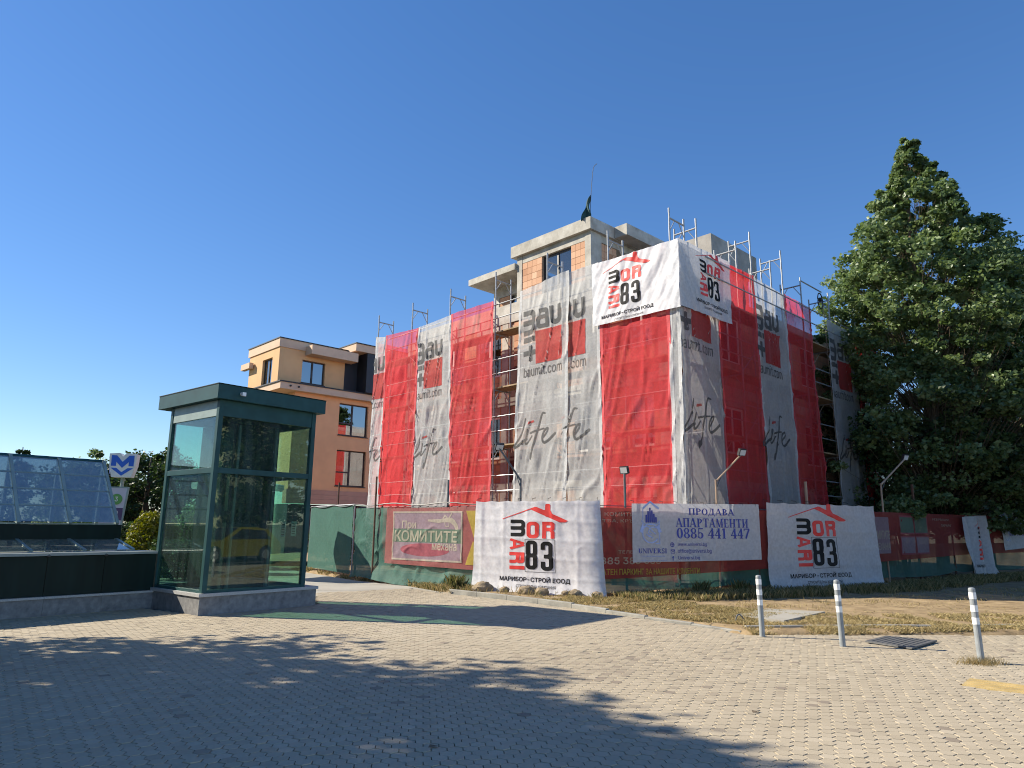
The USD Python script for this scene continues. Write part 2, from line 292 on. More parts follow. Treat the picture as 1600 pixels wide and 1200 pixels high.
# a serif alphabet drawn with thick stems (T), thin strokes (t) and serif bars
def serif(text, h):
    T, t, sf = .19, .07, .055; out, x = [], 0.
    stem = lambda a, y0=0., y1=1., s0=1, s1=1: [sbox(a, y0, a+T, y1)] + ([sbox(a-.09, y0, a+T+.09, y0+sf)] if s0 else []) + ([sbox(a-.09, y1-sf, a+T+.09, y1)] if s1 else [])
    arc = lambda cx, cy, rx, ry, a0, a1: [(cx+rx*math.cos(math.radians(a)), cy+ry*math.sin(math.radians(a))) for a in np.linspace(a0, a1, 20)]
    def oval(cx, cy, rx, ry, tv=.19, th=.07):
        e = affinity.scale(Point(0, 0).buffer(1, 24), rx, ry); i = affinity.scale(Point(0, 0).buffer(1, 24), rx-tv, ry-th)
        return affinity.translate(e.difference(i), cx, cy)
    def bowl(x0, y0, y1, w):
        return oval(x0, (y0+y1)/2, w, (y1-y0)/2).intersection(sbox(x0, 0, x0+w+1, 1))
    def glyph(c):
        if c in "П": return stem(.1) + stem(.62) + [sbox(.1, 1-t, .8, 1)], .92
        if c in "РP": return stem(.1) + [bowl(.2, .43, 1, .5)], .78
        if c in "О0": return [oval(.4 if c == "О" else .32, .5, .40 if c == "О" else .31, .5)], .84 if c == "О" else .68
        if c == "Д": return [path([(.16, 0), (.44, 1)], t), sbox(.36, .93, .78, 1)] + [sbox(.58, 0, .58+T, 1), sbox(.02, 0, .92, t), sbox(.02, -.2, .02+t, .05), sbox(.92-t, -.2, .92, .05)], .98
        if c == "А": return [path([(.06, 0), (.40, 1)], t), path([(.42, 1), (.74, 0)], T), sbox(.2, .3, .62, .3+t), sbox(-.04, 0, .2, sf), sbox(.58, 0, .92, sf)], .92
        if c in "В": return stem(.1) + [bowl(.2, 0, .53, .5), bowl(.2, .47, 1, .44)], .78
        if c in "ТT": return stem(.32, s1=0) + [sbox(.02, 1-t, .8, 1), sbox(.02, .78, .02+t, 1), sbox(.8-t, .78, .8, 1)], .84
        if c == "М": return stem(.75) + [sbox(.1, 0, .1+t, 1), sbox(0, 0, .28, sf), path([(.14, 1), (.5, .05)], T*.9), path([(.5, .05), (.8, 1)], t)], 1.08
        if c in "EЕ": return stem(.1) + [sbox(.1, 1-t, .66, 1), sbox(.1, 0, .66, t), sbox(.2, .47, .52, .47+t), sbox(.66-t, .76, .66, 1), sbox(.66-t, 0, .66, .24)], .76
        if c == "Н": return stem(.1) + stem(.62) + [sbox(.2, .47, .7, .47+t)], .92
        if c == "И": return stem(.1) + stem(.62) + [path([(.24, .12), (.68, .9)], t)], .92
        if c == "8": return [oval(.32, .26, .31, .26, .17, .06), oval(.32, .74, .27, .26, .15, .06)], .68
        if c == "5": return [sbox(.1, .9, .58, 1), sbox(.1, .5, .1+t, 1), oval(.28, .3, .32, .3).intersection(sbox(.1, 0, 1, 1)), sbox(.04, .06, .16, .2)], .66
        if c == "4": return stem(.34, s1=0) + [sbox(.0, .26, .62, .26+t), path([(.04, .3), (.44, .98)], t)], .68
        if c == "1": return stem(.2, s1=0) + [path([(.08, .82), (.3, .97)], t)], .56
        if c == "7": return [sbox(.03, .9, .62, 1), path([(.22, 0), (.58, .92)], T*.85), sbox(.03, .76, .03+t, 1)], .66
        if c == "U": return stem(.1, .3, 1, 0, 1) + [sbox(.66, .3, .66+t, 1), sbox(.58, 1-sf, .84, 1), oval(.415, .34, .32, .34).intersection(sbox(0, 0, 1, .34))], .9
        if c == "N": return [sbox(.1, 0, .1+t, 1), sbox(.02, 0, .26, sf), path([(.12, 1), (.7, 0)], T*.9), sbox(.68, 0, .68+t, 1), sbox(.6, 1-sf, .84, 1)], .9
        if c == "I": return stem(.1), .42
        if c == "V": return [path([(.1, 1), (.42, .02)], T), path([(.42, .02), (.72, 1)], t), sbox(-.04, 1-sf, .28, 1), sbox(.6, 1-sf, .84, 1)], .84
        if c == "R": return stem(.1) + [bowl(.2, .45, 1, .46), path([(.36, .48), (.72, .02)], T*.9), sbox(.62, 0, .88, sf)], .86
        if c == "S": return [path(curve([(.56, .78), (.5, .93), (.3, .96), (.13, .8), (.2, .6), (.42, .46), (.56, .26), (.42, .05), (.2, .04), (.08, .22)]), .13)], .68
        return [], .38
    for c in text:
        g, w = glyph(c); out += [affinity.translate(q, x, 0) for q in g]; x += w + .03
    return affinity.scale(unary_union(out), h, h, origin=(0, 0))

def sq_m(w, h, t): return unary_union([ring(w, h*1.4, t, .2*h).intersection(sbox(0, h*.4, w, h*1.4)), sbox(w/2-t/2, h*.4, w/2+t/2, h*1.3)])
def builder_logo():
    "house outline above MOR and MARI sharing an M, with 83; about 1.1 wide, apex of the roof at y = 1.05"
    red, black = [], []
    up = lambda p, x, y: affinity.translate(p, x, y); t = .062
    # m lying on its side: legs to the left, two rounded humps to the right
    w, h = .25, .313; d = .012
    hump = lambda y0, y1: ring(w+.1, y1-y0, t, .075).intersection(sbox(.1, -1, 2, 2))
    mm = unary_union([up(hump(0, h/2+t/2), -.1, 0), up(hump(h/2-t/2, h), -.1, h/2-t/2), sbox(0, 0, w*.6, t), sbox(0, h-t, w*.6, h), sbox(0, h/2-t/2, w*.8, h/2+t/2)])
    black.append(up(mm, .018, .505))
    red.append(up(ring(.203, .306, t, .075), .299, .474))
    def R(w, h, t): return unary_union([sbox(0, 0, t, h), up(ring(w, h*.56, t, .055), 0, h*.44), sbox(0, h*.6, t, h), sbox(w-t, 0, w, h*.40), Polygon([(w-t*1.5, h*.5), (w-t*.3, h*.5), (w, h*.36), (w-t, h*.36)])])
    red.append(up(R(.203, .306, t), .556, .474))
    A = unary_union([path([(t*.5, 0), (.155-t*.25, .26)], t), path([(.31-t*.5, 0), (.155+t*.25, .26)], t), sbox(.155-t*.75, .21, .155+t*.75, .26), sbox(.07, .055, .24, .055+t*.85)])
    rot = lambda p: affinity.rotate(p, -90, origin=(0, 0))
    red += [fit(rot(A), 0, .258, .255, .465), fit(rot(R(.22, .26, t)), 0, .258, .005, .205), sbox(0, -.110, .258, -.110+t)]
    e = lambda: unary_union([ring(.192, .29, .066, .075), up(ring(.182, .305, .066, .07), .005, .225)])
    black.append(up(e(), .283, -.10))
    e3 = unary_union([ring(.198, .29, .066, .08), up(ring(.19, .305, .066, .075), 0, .225)])
    three = unary_union([e3.difference(sbox(-.1, .115, .105, .42)), sbox(.05, .225, .16, .29), sbox(0, .10, .066, .16), sbox(0, .38, .066, .46)])
    black.append(up(three, .533, -.115))
    roof = unary_union([Polygon([(-.13, .828), (.36, 1.015), (.45, 1.055), (.42, 1.055), (.33, 1.02), (-.13, .838)]), Polygon([(.36, 1.015), (.43, 1.06), (.47, 1.055), (.97, .80), (.93, .775), (.84, .775)]),
                        sbox(.625, .90, .66, 1.09).buffer(.024), Polygon([(.52, .99), (.64, .90), (.72, .92), (.69, .99), (.60, 1.0)])])
    red.append(roof)
    return unary_union(red), unary_union(black)
LOGO_R, LOGO_B = (q.buffer(.0015).simplify(.001).buffer(0) for q in builder_logo())
LOGO_T = [fit(txt("МАРИБОР-СТРОЙ ЕООД", 1, True), -.17, 1.0, -.345, -.225), fit(txt("СТРОИТЕЛНА КОМПАНИЯ", 1), .13, .78, -.44, -.385)]

def net_logo():
    "grey word broken round a red square, small address, brush-script word; x to the right in metres, z absolute"
    g = []
    t = .17
    mm = unary_union([ring(.62, .84, t, .2).intersection(sbox(.28, 0, 1, 1)), sbox(0, 0, .32, t), sbox(0, .84-t, .32, .84), sbox(0, .42-t/2, .5, .42+t/2)])
    g.append(affinity.translate(affinity.scale(mm, .9, 1, origin=(0, 0)), 0, 7.77))
    a = unary_union([ring(.52, .44, .13, .14), sbox(.52-.14, 0, .52, .5), ring(.52, .66, .14, .16).intersection(sbox(.12, .42, 1, 1))])
    g.append(affinity.translate(a, .62, 7.9))
    u = unary_union([ring(.48, .9, .15, .2).intersection(sbox(0, 0, 1, .62))])
    g.append(affinity.translate(u, 1.21, 7.93))
    g.append(sbox(0, 7.52, .40, 7.70)); g.append(sbox(.45, 7.52, .56, 7.70))
    g += [sbox(0, 7.08, .57, 7.24), sbox(.26, 6.88, .42, 7.40)]
    red = sbox(.58, 6.75, 1.70, 7.84)
    g.append(fit(txt("baumit.com", 1), 0, 1.70, 6.36, 6.70))
    L = [brush([(.12, 5.0), (-.08, 4.5), (-.40, 4.12), (-.28, 4.12), (.02, 4.28), (.16, 4.34)], .05, .09),
         brush([(.22, 4.62), (.14, 4.36), (.12, 4.2), (.25, 4.24), (.42, 4.42)], .07, .05),
         brush([(.98, 5.10), (.84, 5.08), (.66, 4.60), (.45, 3.98), (.32, 3.72), (.36, 3.86)], .05, .09),
         brush([(.34, 4.52), (.62, 4.58), (.92, 4.62)], .06, .04),
         brush([(.86, 4.30), (1.06, 4.50), (1.10, 4.62), (.96, 4.56), (.86, 4.36), (.92, 4.18), (1.14, 4.24), (1.42, 4.42)], .05, .08)]
    dot = Polygon([(.24, 4.80), (.52, 4.86), (.50, 4.92), (.26, 4.88)])
    return unary_union(g), red, unary_union(L), dot
NET_W, NET_Q, NET_L, NET_D = (q.buffer(.002).simplify(.002).buffer(0) for q in net_logo())

def sheet(poly, tomap, edge=.12):
    "a flat 2-D shape, cut fine and laid onto a curved surface"
    vs, fs, n = [], [], 0
    poly = shapely.make_valid(poly)
    for g in getattr(poly, "geoms", [poly]):
        if g.is_empty or g.geom_type != "Polygon" or g.area < 1e-5: continue
        v, f = trimesh.creation.triangulate_polygon(g, engine="earcut")
        v3 = np.column_stack([v, np.zeros(len(v))])
        v3, f = trimesh.remesh.subdivide_to_size(v3, f, edge, max_iter=12)
        vs.append(v3); fs.append(f+n); n += len(v3)
    if not vs: return None
    v = np.vstack(vs); return tomap(v[:, 0], v[:, 1]), np.vstack(fs)
def grid(tomap, x0, x1, z0, z1, step):
    "a cloth from (x0..x1) by (z0..z1); the four bounds may be functions of the other coordinate's share 0..1"
    nx, nz = 40, 40
    f = lambda q, t: q(t) if callable(q) else np.full_like(t, q)
    W = float(np.mean(f(x1, np.linspace(0, 1, 5)) - f(x0, np.linspace(0, 1, 5)))); Hh = float(np.mean(f(z1, np.linspace(0, 1, 5)) - f(z0, np.linspace(0, 1, 5))))
    nx, nz = max(3, int(abs(W)/step)), max(3, int(abs(Hh)/step))
    a, b = np.meshgrid(np.linspace(0, 1, nx+1), np.linspace(0, 1, nz+1), indexing="xy")
    x = f(x0, b)*(1-a) + f(x1, b)*a; z = f(z0, a)*(1-b) + f(z1, a)*b
    i, j = np.meshgrid(np.arange(nz), np.arange(nx), indexing="ij"); k = i*(nx+1)+j
    F = np.stack([k, k+1, k+nx+2, k+nx+1], -1).reshape(-1, 4)
    return tomap(x.ravel(), z.ravel()), np.vstack([F[:, [0, 1, 2]], F[:, [0, 2, 3]]])

# ---------------------------------------------------------------- ground
def plane_mesh(poly, z):
    v, f = trimesh.creation.triangulate_polygon(poly, engine="earcut"); return np.column_stack([v, np.full(len(v), z)]), f
solo("ground", plane_mesh(Polygon([(-900, -300), (900, -300), (900, 1500), (-900, 1500)]), -.16), ground_m, kind="structure")
PAVE = Polygon([(-13, 2.0), (-13, 9.3), (-7.0, 13.85), (-5.4, 13.0), (-3.95, 14.95), (-4.6, 17.2), (-2.6, 18.6), (-1.48, 17.35), (.05, 15.92), (1.25, 14.57), (2.36, 13.08), (3.20, 12.05), (3.66, 11.25), (8.17, 11.58), (11.0, 11.8), (11.0, 2.0)])
TACT = Polygon([(4.78, 7.86), (5.10, 8.22), (8.3, 5.35), (7.98, 5.0)])
MAN = Polygon([(5.15, 10.6), (5.72, 11.11), (6.27, 10.73), (5.51, 10.04)])
pav = Thing("pavement", (0, 0, 0), kind="structure")
pav.part("joint_bed", plane_mesh(PAVE.buffer(.4), -.022), bed_m)
pw = .116; th = math.radians(7); ca, sa = math.cos(th), math.sin(th)
rows = np.arange(-60, 230); cols = np.arange(-160, 160)
ii, jj = np.meshgrid(rows, cols, indexing="ij")
lx = (jj + .5*(ii % 2))*pw; ly = ii*pw*.866
gx = (lx*ca - ly*sa).ravel(); gy = (lx*sa + ly*ca).ravel()
keep = shapely.contains_xy(PAVE, gx, gy) & ~shapely.contains_xy(TACT.buffer(-.03), gx, gy) & ~shapely.contains_xy(MAN.buffer(-.06), gx, gy) & (gy > 3.3) & (np.abs(gx) < .80*gy+1.6)
keep &= ~shapely.contains_xy(Polygon([(-5.4, 12.8), (-7.1, 13.9), (-5.6, 16.2), (-3.9, 14.9)]), gx, gy)
gx, gy = gx[keep], gy[keep]
rng = np.random.default_rng(5)
tone = np.clip(.5 + .10*rng.standard_normal(len(gx)) + .8*(meshkit.fbm(np.column_stack([gx*.35, gy*.35, gx*0]), 4, 4)-.5) - .45*(rng.uniform(size=len(gx)) < .012), 0, 1)
hz = rng.normal(0, .0016, len(gx)) + .006*(meshkit.fbm(np.column_stack([gx*.5, gy*.5, gx*0]), 2, 9)-.5); tilt = rng.normal(0, .004, (len(gx), 2))
ang = np.pi/6 + np.arange(6)*np.pi/3 + th
R1, R2 = pw/math.sqrt(3)-.0045, pw/math.sqrt(3)-.0058
def pavers(idx):
    n = len(idx); c, s = np.cos(ang), np.sin(ang)
    def ringv(R, z):
        x = R*c[None]; y = R*s[None]
        return np.stack([gx[idx, None]+x, gy[idx, None]+y, hz[idx, None]+z+tilt[idx, :1]*x+tilt[idx, 1:]*y], -1)
    v = np.concatenate([ringv(R2, 0), ringv(R1, -.0013), ringv(R1, -.03)], 1)
    f = [(0, 1, 2), (0, 2, 3), (0, 3, 4), (0, 4, 5)]
    for k in range(6):
        q = (k+1) % 6; f += [(k, k+6, q+6), (k, q+6, q), (k+6, k+12, q+12), (k+6, q+12, q+6)]
    F = (np.array(f)[None] + (np.arange(n)*18)[:, None, None]).reshape(-1, 3)
    return (v.reshape(-1, 3), F), np.repeat(tone[idx], 18)
dcam = np.where((np.abs(gx) < .70*gy) & (gy > 5.25), gx**2+gy**2, 1e9)
order = np.argsort(dcam)
for k in order[:300]:
    mm, tt = pavers(np.array([k])); pav.part("paver", mm, paver_m, tone=tt)
mm, tt = pavers(order[300:]); pav.part("paver_field", mm, paver_m, kind="stuff", tone=tt)
d_ = V(3.2, -2.87, 0)/np.linalg.norm(V(3.2, -2.87, 0)); c_ = V(-d_[1], d_[0], 0)*-1
c_ = V(.32, .36, 0)/np.linalg.norm(V(.32, .36, 0))
for k in range(7):
    b = MB(); o = V(4.80, 7.85, -.028) + d_*(k*.60)
    b.span(o, d_*.592, c_*.47, UP*.036)
    for r in range(4):
        b.span(o + d_*.04 + c_*(.06+.1*r) + UP*.036, d_*.51, c_*.045, UP*.006)
    pav.part("tactile_tile", b, yellow_m)
# concrete path along the back, by the fence
PATH = Polygon([(-4.3, 16.9), (-2.5, 18.7), (-1.44, 17.5), (-1.7, 18.2), (-3.2, 19.9), (-4.4, 20.9), (-6.7, 24.0), (-9.5, 28), (-13, 28), (-9.5, 19.2), (-5.6, 16.2), (-4.5, 15.4)])
pth = Thing("footpath", (0, 0, 0), kind="structure")
pc = PATH.representative_point()
for k, cut in enumerate([sbox(-20, 10, 10, 17.9), sbox(-20, 17.93, 10, 19.9), sbox(-20, 19.93, 10, 22.4), sbox(-20, 22.43, 10, 30)]):
    q = PATH.intersection(cut)
    if not q.is_empty: pth.part("concrete_slab", MB().prism(q, -.05, -.004), path_m)
# kerbs
KL = [(-3.14, 20.0), (-1.48, 17.44), (.05, 15.98), (1.25, 14.63), (2.36, 13.14), (3.24, 12.12), (3.72, 11.44)]
krb = Thing("kerb", (0, 0, 0), kind="structure")
def kerb(line, top, w=.10, gap=.012, L=.98):
    ls = LineString(line); n = int(ls.length/L)
    for k in range(n):
        p, q = ls.interpolate(k*L+gap/2), ls.interpolate((k+1)*L-gap/2)
        a, b = V(p.x, p.y, 0), V(q.x, q.y, 0); t = (b-a)/np.linalg.norm(b-a); nn = np.cross(UP, t)
        h = top(k) + random.uniform(-.004, .004); m_ = MB(); pr_ = Polygon([(0, -.2), (0, h-.01), (.012, h), (w-.012, h), (w, h-.01), (w, -.2)])
        m_.prism(pr_, 0, np.linalg.norm(b-a), a, (nn, UP, t)); krb.part("kerb_stone", m_, kerb_m)
random.seed(3)
kerb(KL[1:], lambda k: .10 if k < 4 else max(.02, .10-.02*(k-3)))
kerb([(3.82, 11.76), (5.27, 11.94), (6.92, 12.07), (8.66, 12.28), (14, 12.8)], lambda k: .07)
# dry verge and building plot
VER = Polygon([(-3.2, 20.05), *KL[1:6], (3.66, 11.28), (8.17, 11.60), (11, 11.85), (16, 12.3), (40, 16), (44, 60), (-14, 60), (-12, 30), (-6.6, 24.3), (-4.5, 21.1)])
def ver_z(x, y):
    z = .035 + .05*(meshkit.fbm(np.column_stack([x*.6, y*.6, x*0]), 4, 2)-.5) + .03*(meshkit.fbm(np.column_stack([x*3, y*3, x*0]), 2, 7)-.5)
    d = shapely.distance(VER.exterior, shapely.points(x, y))
    return np.where(shapely.contains_xy(VER, x, y), np.minimum(z, -.01+d*.25), -.10)
def vgrid(x0, x1, y0, y1, st):
    X, Y = np.meshgrid(np.arange(x0, x1+st/2, st), np.arange(y0, y1+st/2, st)); ny, nx = X.shape
    Z = ver_z(X.ravel(), Y.ravel()); k = (np.arange(ny-1)[:, None]*nx+np.arange(nx-1)[None]).ravel()
    F = np.stack([k, k+1, k+nx+1, k+nx], 1); F = F[(Z[F] > -.09).any(1)]
    return np.column_stack([X.ravel(), Y.ravel(), Z]), F
va, fa = vgrid(-7, 20, 10.5, 30.5, .12); vb, fb = vgrid(-15, 45, 30.5, 60.5, 1.5); vc, fc = vgrid(20, 45.5, 12, 30.5, 1.5)
soil = MB(); soil.add(va, fa); soil.add(vb, fb); soil.add(vc, fc)
solo("bare_soil", soil, soil_m, kind="structure", smooth=True)
solo("road", plane_mesh(Polygon([(10.6, 0), (10.9, 8.4), (13.5, 11.5), (18, 12.2), (30, 14), (34, 2), (30, -40), (10, -40)]), -.05), asphalt_m, kind="structure")
solo("street_paving", plane_mesh(Polygon([(-30, -40), (10.2, -40), (10.9, 8.4), (11.5, 11), (10.9, 3), (10.9, 2.2), (-12.9, 2.2), (-13, 9.2), (-30, -3)]).buffer(0), -.06), path_m, kind="structure")

# ---------------------------------------------------------------- glass lift kiosk
A0 = V(-5.446, 12.71, 0); KAX = (E1, E2, UP)
el = Thing("lift_kiosk", A0, "dark green glass lift kiosk with flat roof on a granite plinth", "lift kiosk")
def kb(m_, s0, s1, t0, t1, z0, z1): return m_.span(A0 + E1*s0 + E2*t0 + UP*z0, E1*(s1-s0), E2*(t1-t0), UP*(z1-z0))
el.part("plinth", kb(MB(), .03, 2.45, .03, 2.06, -.1, .315), granite_m)
sl = MB()
kb(sl, 0, 2.48, 0, .16, .315, .37); kb(sl, 0, .16, .163, 2.09, .315, .37); kb(sl, 2.32, 2.48, .163, 2.09, .315, .37); kb(sl, .163, 2.317, 1.93, 2.09, .315, .37)
el.part("plinth_cap", sl, granite_l)
el.part("lift_floor", kb(MB(), .165, 2.31, .165, 1.925, .30, .355), inner_m)
S0, S1, T0, T1 = .07, 2.19, .05, 1.98
for (s, t) in ((S0, T0), (S1-.09, T0), (S0, T1-.09), (S1-.09, T1-.09)):
    el.part("corner_post", kb(MB(), s, s+.09, t, t+.09, .37, 3.86), green_p)
gl = MB()
for nm, z0, z1 in (("sill_rail", .37, .42), ("middle_rail", 2.50, 2.60), ("head_rail", 3.56, 3.86)):
    o = .012 if nm == "head_rail" else .004
    el.part(nm, kb(MB(), S0+.092, S1-.092, T0+o, T0+.085, z0, z1), green_p); el.part(nm, kb(MB(), S0+.092, S1-.092, T1-.085, T1-o, z0, z1), green_p)
    el.part(nm, kb(MB(), S0+o, S0+.085, T0+.092, T1-.092, z0, z1), green_p if nm != "head_rail" else alu_m); el.part(nm, kb(MB(), S1-.085, S1-o, T0+.092, T1-.092, z0, z1), green_p)
for z0, z1 in ((.422, 2.498), (2.602, 3.558)):
    el.part("glass_pane", kb(MB(), S0+.093, S1-.093, T0+.035, T0+.047, z0, z1), pane_green)
    el.part("glass_pane", kb(MB(), S0+.093, S1-.093, T1-.047, T1-.035, z0, z1), pane_green)
    el.part("glass_pane", kb(MB(), S0+.035, S0+.047, T0+.093, T1-.093, z0, z1), pane_green)
    el.part("glass_pane", kb(MB(), S1-.047, S1-.035, T0+.093, T1-.093, z0, z1), pane_green)
el.part("roof", kb(MB(), -.04, 2.33, -.06, 2.34, 3.865, 4.13), green_p)
el.part("roof_edge_trim", kb(MB(), -.046, 2.336, -.066, 2.346, 4.131, 4.15), dark_p)
g = MB(); g.tube([A0+E1*.42-E2*.06+UP*4.0, A0+E1*.42-E2*.13+UP*4.0], .03, 10); g.box(A0+E1*.42-E2*.15+UP*3.985, (.07, .05, .07), (E1, E2, UP))
el.part("security_camera", g, white_m)
shaft_m = M("shaft_sheet", (.012, .016, .016), .5, .2, 2., spec=.2)
for s in (.78, 1.60):
    el.part("guide_rail", kb(MB(), s, s+.05, .54, .598, .36, 3.5), darksteel)
el.part("lift_shaft", kb(MB(), .72, 1.72, .62, 1.90, .36, 3.54), shaft_m)
for q0, q1 in ((.74, 1.20), (1.22, 1.70)): el.part("shaft_door", kb(MB(), q0, q1, .60, .617, .40, 2.5), shaft_m)
for t, z in ((.42, 1.35), (.80, 1.33)):
    p = el.part("paper_notice", kb(MB(), S1-.055, S1-.050, t, t+.16, z, z+.30), white_m)
    g = MB(); [kb(g, S1-.058, S1-.056, t+.02, t+.13, z+.04+.05*k, z+.055+.05*k) for k in range(5)]
    el.part("print_line", g, ink_black, parent=p)

# stairwell parapet beside the kiosk
coping_m = M("coping_sheet", (.24, .27, .26), .5, .12, 3., spec=.3)
pa = Thing("stair_parapet", A0 + E2*1.9 - E1*2, "low dark green parapet wall with granite base left of the lift kiosk", "parapet")
for k in range(9):
    s1 = .05 - .93*k; s0 = s1 - .922
    pa.part("wall_panel", kb(MB(), s0, s1, 1.90, 1.98, .325, 1.0), dark_p)
    g = kb(MB(), s0, s1, 1.86, 2.48, 1.003, 1.05); pa.part("coping", g, coping_m)
    pa.part("granite_base", kb(MB(), s0, s1+.005, 1.84, 1.99, -.1, .28), granite_m)
    pa.part("granite_ledge", kb(MB(), s0, s1+.005, 1.81, 1.99, .283, .32), granite_l)
    kb(g := MB(), s0-.03, s0+.02, 1.848, 1.90, .985, 1.012); pa.part("coping_clip", g, black_m)
ca_ = Thing("stair_canopy", A0 + E2*4 - E1*2, "sloping glass canopy with grey frame over the underground stairs", "canopy")
def cq(s, q): return A0 + E1*s + E2*(3.42 + 1.10*q) + UP*(1.56 + 1.31*q)
SM = [-.15-.875*k for k in range(10)]
nrm = np.cross(E1, cq(0, 1)-cq(0, 0)); nrm /= np.linalg.norm(nrm)
sd = (cq(0, 1)-cq(0, 0)); sd /= np.linalg.norm(sd)
for k, s in enumerate(SM):
    ca_.part("rafter", MB().beam(cq(s, -.01), cq(s, 1.01), .06, .10, nrm), alu_m)
    kb(g := MB(), s-.03, s+.03, 4.46, 4.53, -.1, 2.80); ca_.part("rear_post", g, alu_m)
    if k:
        o = SM[k-1]-.032; w = o-(s+.032)
        for j in range(4):
            q0, q1 = j/4+.008, (j+1)/4-.008
            ca_.part("glass_pane", MB().span(cq(s+.032, q0)+nrm*.02, E1*w, cq(s, q1)-cq(s, q0), nrm*.010), pane_sky)
            if j: ca_.part("glazing_bar", MB().beam(cq(s+.033, j/4)+nrm*.02, cq(SM[k-1]-.033, j/4)+nrm*.02, .03, .03, nrm), alu_m)
        # low glazed strip below the fascia
        a, b = A0+E2*2.50+UP*1.06, A0+E2*3.36+UP*1.24
        ca_.part("low_glass_pane", MB().span(a+E1*(s+.032), E1*w, b-a, UP*.01), pane_sky)
    a, b = A0+E2*2.49+UP*1.06+E1*s, A0+E2*3.37+UP*1.245+E1*s
    ca_.part("low_rafter", MB().beam(a, b, .06, .05), alu_m)
kb(g := MB(), SM[-1], -.06, 3.38, 3.44, 1.235, 1.535); ca_.part("fascia", g, dark_p)
ca_.part("ridge_rail", MB().beam(cq(SM[-1], 1.02), cq(-.13, 1.02), .06, .05, nrm), green_p)
kb(g := MB(), SM[-1], -.10, 3.445, 3.50, 1.537, 1.565); ca_.part("eaves_rail", g, alu_m)

# metro sign and information board
sg = V(-11.3, 20.2, 0); rot = math.radians(14); SX = V(math.cos(rot), math.sin(rot), 0); SY = V(-math.sin(rot), math.cos(rot), 0)
ms = Thing("metro_sign", sg, "white box sign with a blue letter on a slanted post", "metro sign")
SAX = (SX, UP, -SY)
shape = Polygon([(-.42, .70), (-.12, .72), (0, .60), (.12, .72), (.42, .70), (.40, .35), (.30, 0), (-.30, 0), (-.40, .35)]).buffer(.015)
o = sg + V(.12, 0, 2.86)
shape = affinity.scale(shape, .82, .92, origin=(0, 0)); ms.part("sign_box", MB().prism(shape, -.17, .17, o, SAX), sign_white)
mm = Polygon([(-.36, .66), (-.20, .66), (0, .46), (.20, .66), (.36, .66), (.36, .33), (.20, .33), (.20, .46), (0, .27), (-.20, .46), (-.20, .33), (-.36, .33)])
vv = Polygon([(-.36, .27), (-.18, .27), (0, .14), (.18, .27), (.36, .27), (0, .03)])
mm, vv = (affinity.scale(q, .82, .92, origin=(0, 0)) for q in (mm, vv))
for q in (mm, vv): ms.part("blue_letter", MB().prism(q, .172, .176, o, SAX), blue_sign)
side = (SY, UP, SX); sq_ = lambda q: affinity.scale(q, .42, .8, origin=(0, 0))
for q in (mm, vv): ms.part("blue_letter", MB().prism(sq_(q), .345, .349, o+UP*.05-SX*.70, (-SY, UP, SX)), blue_sign)
ms.part("post", MB().tube([sg+V(.05, .06, 0), sg+V(.10, .06, 2.88)], .05, 10), alu_m)
ib = Thing("information_board", sg+V(.05, -.3, 0), "narrow pale information board tapering downward under the metro sign", "sign board")
shape = Polygon([(-.40, 2.55), (.40, 2.55), (.24, .4), (-.34, .4)])
o = sg + V(.05, -.3, 0)
ib.part("board", MB().prism(shape, -.04, .04, o, SAX), M("board_lilac", (.46, .42, .46), .5, .06))
ib.part("frame", MB().prism(shape.buffer(.02).difference(shape.buffer(-.015)), -.045, .046, o, SAX), alu_m)
ib.part("green_disc", MB().prism(Point(.14, 2.22).buffer(.15), .047, .051, o, SAX), sign_green)
ib.part("blue_ring", MB().prism(Point(-.20, 2.22).buffer(.15).difference(Point(-.20, 2.22).buffer(.10)), .047, .051, o, SAX), sign_violet)
ib.part("violet_band", MB().prism(sbox(-.36, 1.64, .33, 1.98), .042, .046, o, SAX), sign_violet)
ib.part("lettering", MB().prism(unary_union([fit(txt("МЕТРО", 1, True), -.1, .22, 1.82, 1.9), fit(txt("M3", 1, True), 0, .1, 1.70, 1.77)]), .047, .05, o, SAX), sign_white)
ib.part("lettering", MB().prism(fit(txt("3", 1, True), .10, .18, 2.16, 2.29), .052, .055, o, SAX), sign_white)
ib.part("leg", MB().box(o+V(0, .02, .2), (.3, .06, .45)), alu_m)

# ---------------------------------------------------------------- building under construction
C2 = V(4.5, 18.15, 0)
PL = lambda s, z, d=0.: C2 + B2*s - B1*d + UP*z       # left face: s leftward from the corner, d outward
PR = lambda s, z, d=0.: C2 + B1*s - B2*d + UP*z       # right face
def lb(m_, s0, s1, z0, z1, d0, d1): return m_.span(PL(s0, z0, d0), B2*(s1-s0), -B1*(d1-d0), UP*(z1-z0))
def rb(m_, s0, s1, z0, z1, d0, d1): return m_.span(PR(s0, z0, d0), B1*(s1-s0), -B2*(d1-d0), UP*(z1-z0))
bd = Thing("building_shell", C2 + B1*7 + B2*7, "unfinished block building of clay bricks and concrete slabs behind scaffold netting", "building")
IN = 1.2; SL, SR = 14.3, 16.5
FL = [0., 3.1, 6.15, 9.25]
for k, z in enumerate(FL):
    t = .32 if k < 3 else .30
    bd.part("floor_slab", MB().span(PL(IN-.03, z-t, -IN+.03), B2*(SL-IN+.06), B1*(SR-IN+.06), UP*t), rough_conc)
WL = [(1.7, 2.6), (3.3, 4.8), (8.4, 9.8), (10.6, 12.0), (12.8, 13.8)]; WR = [(1.8, 3.1), (4.3, 5.7), (7.3, 8.7), (10.3, 11.7), (13.0, 14.4)]
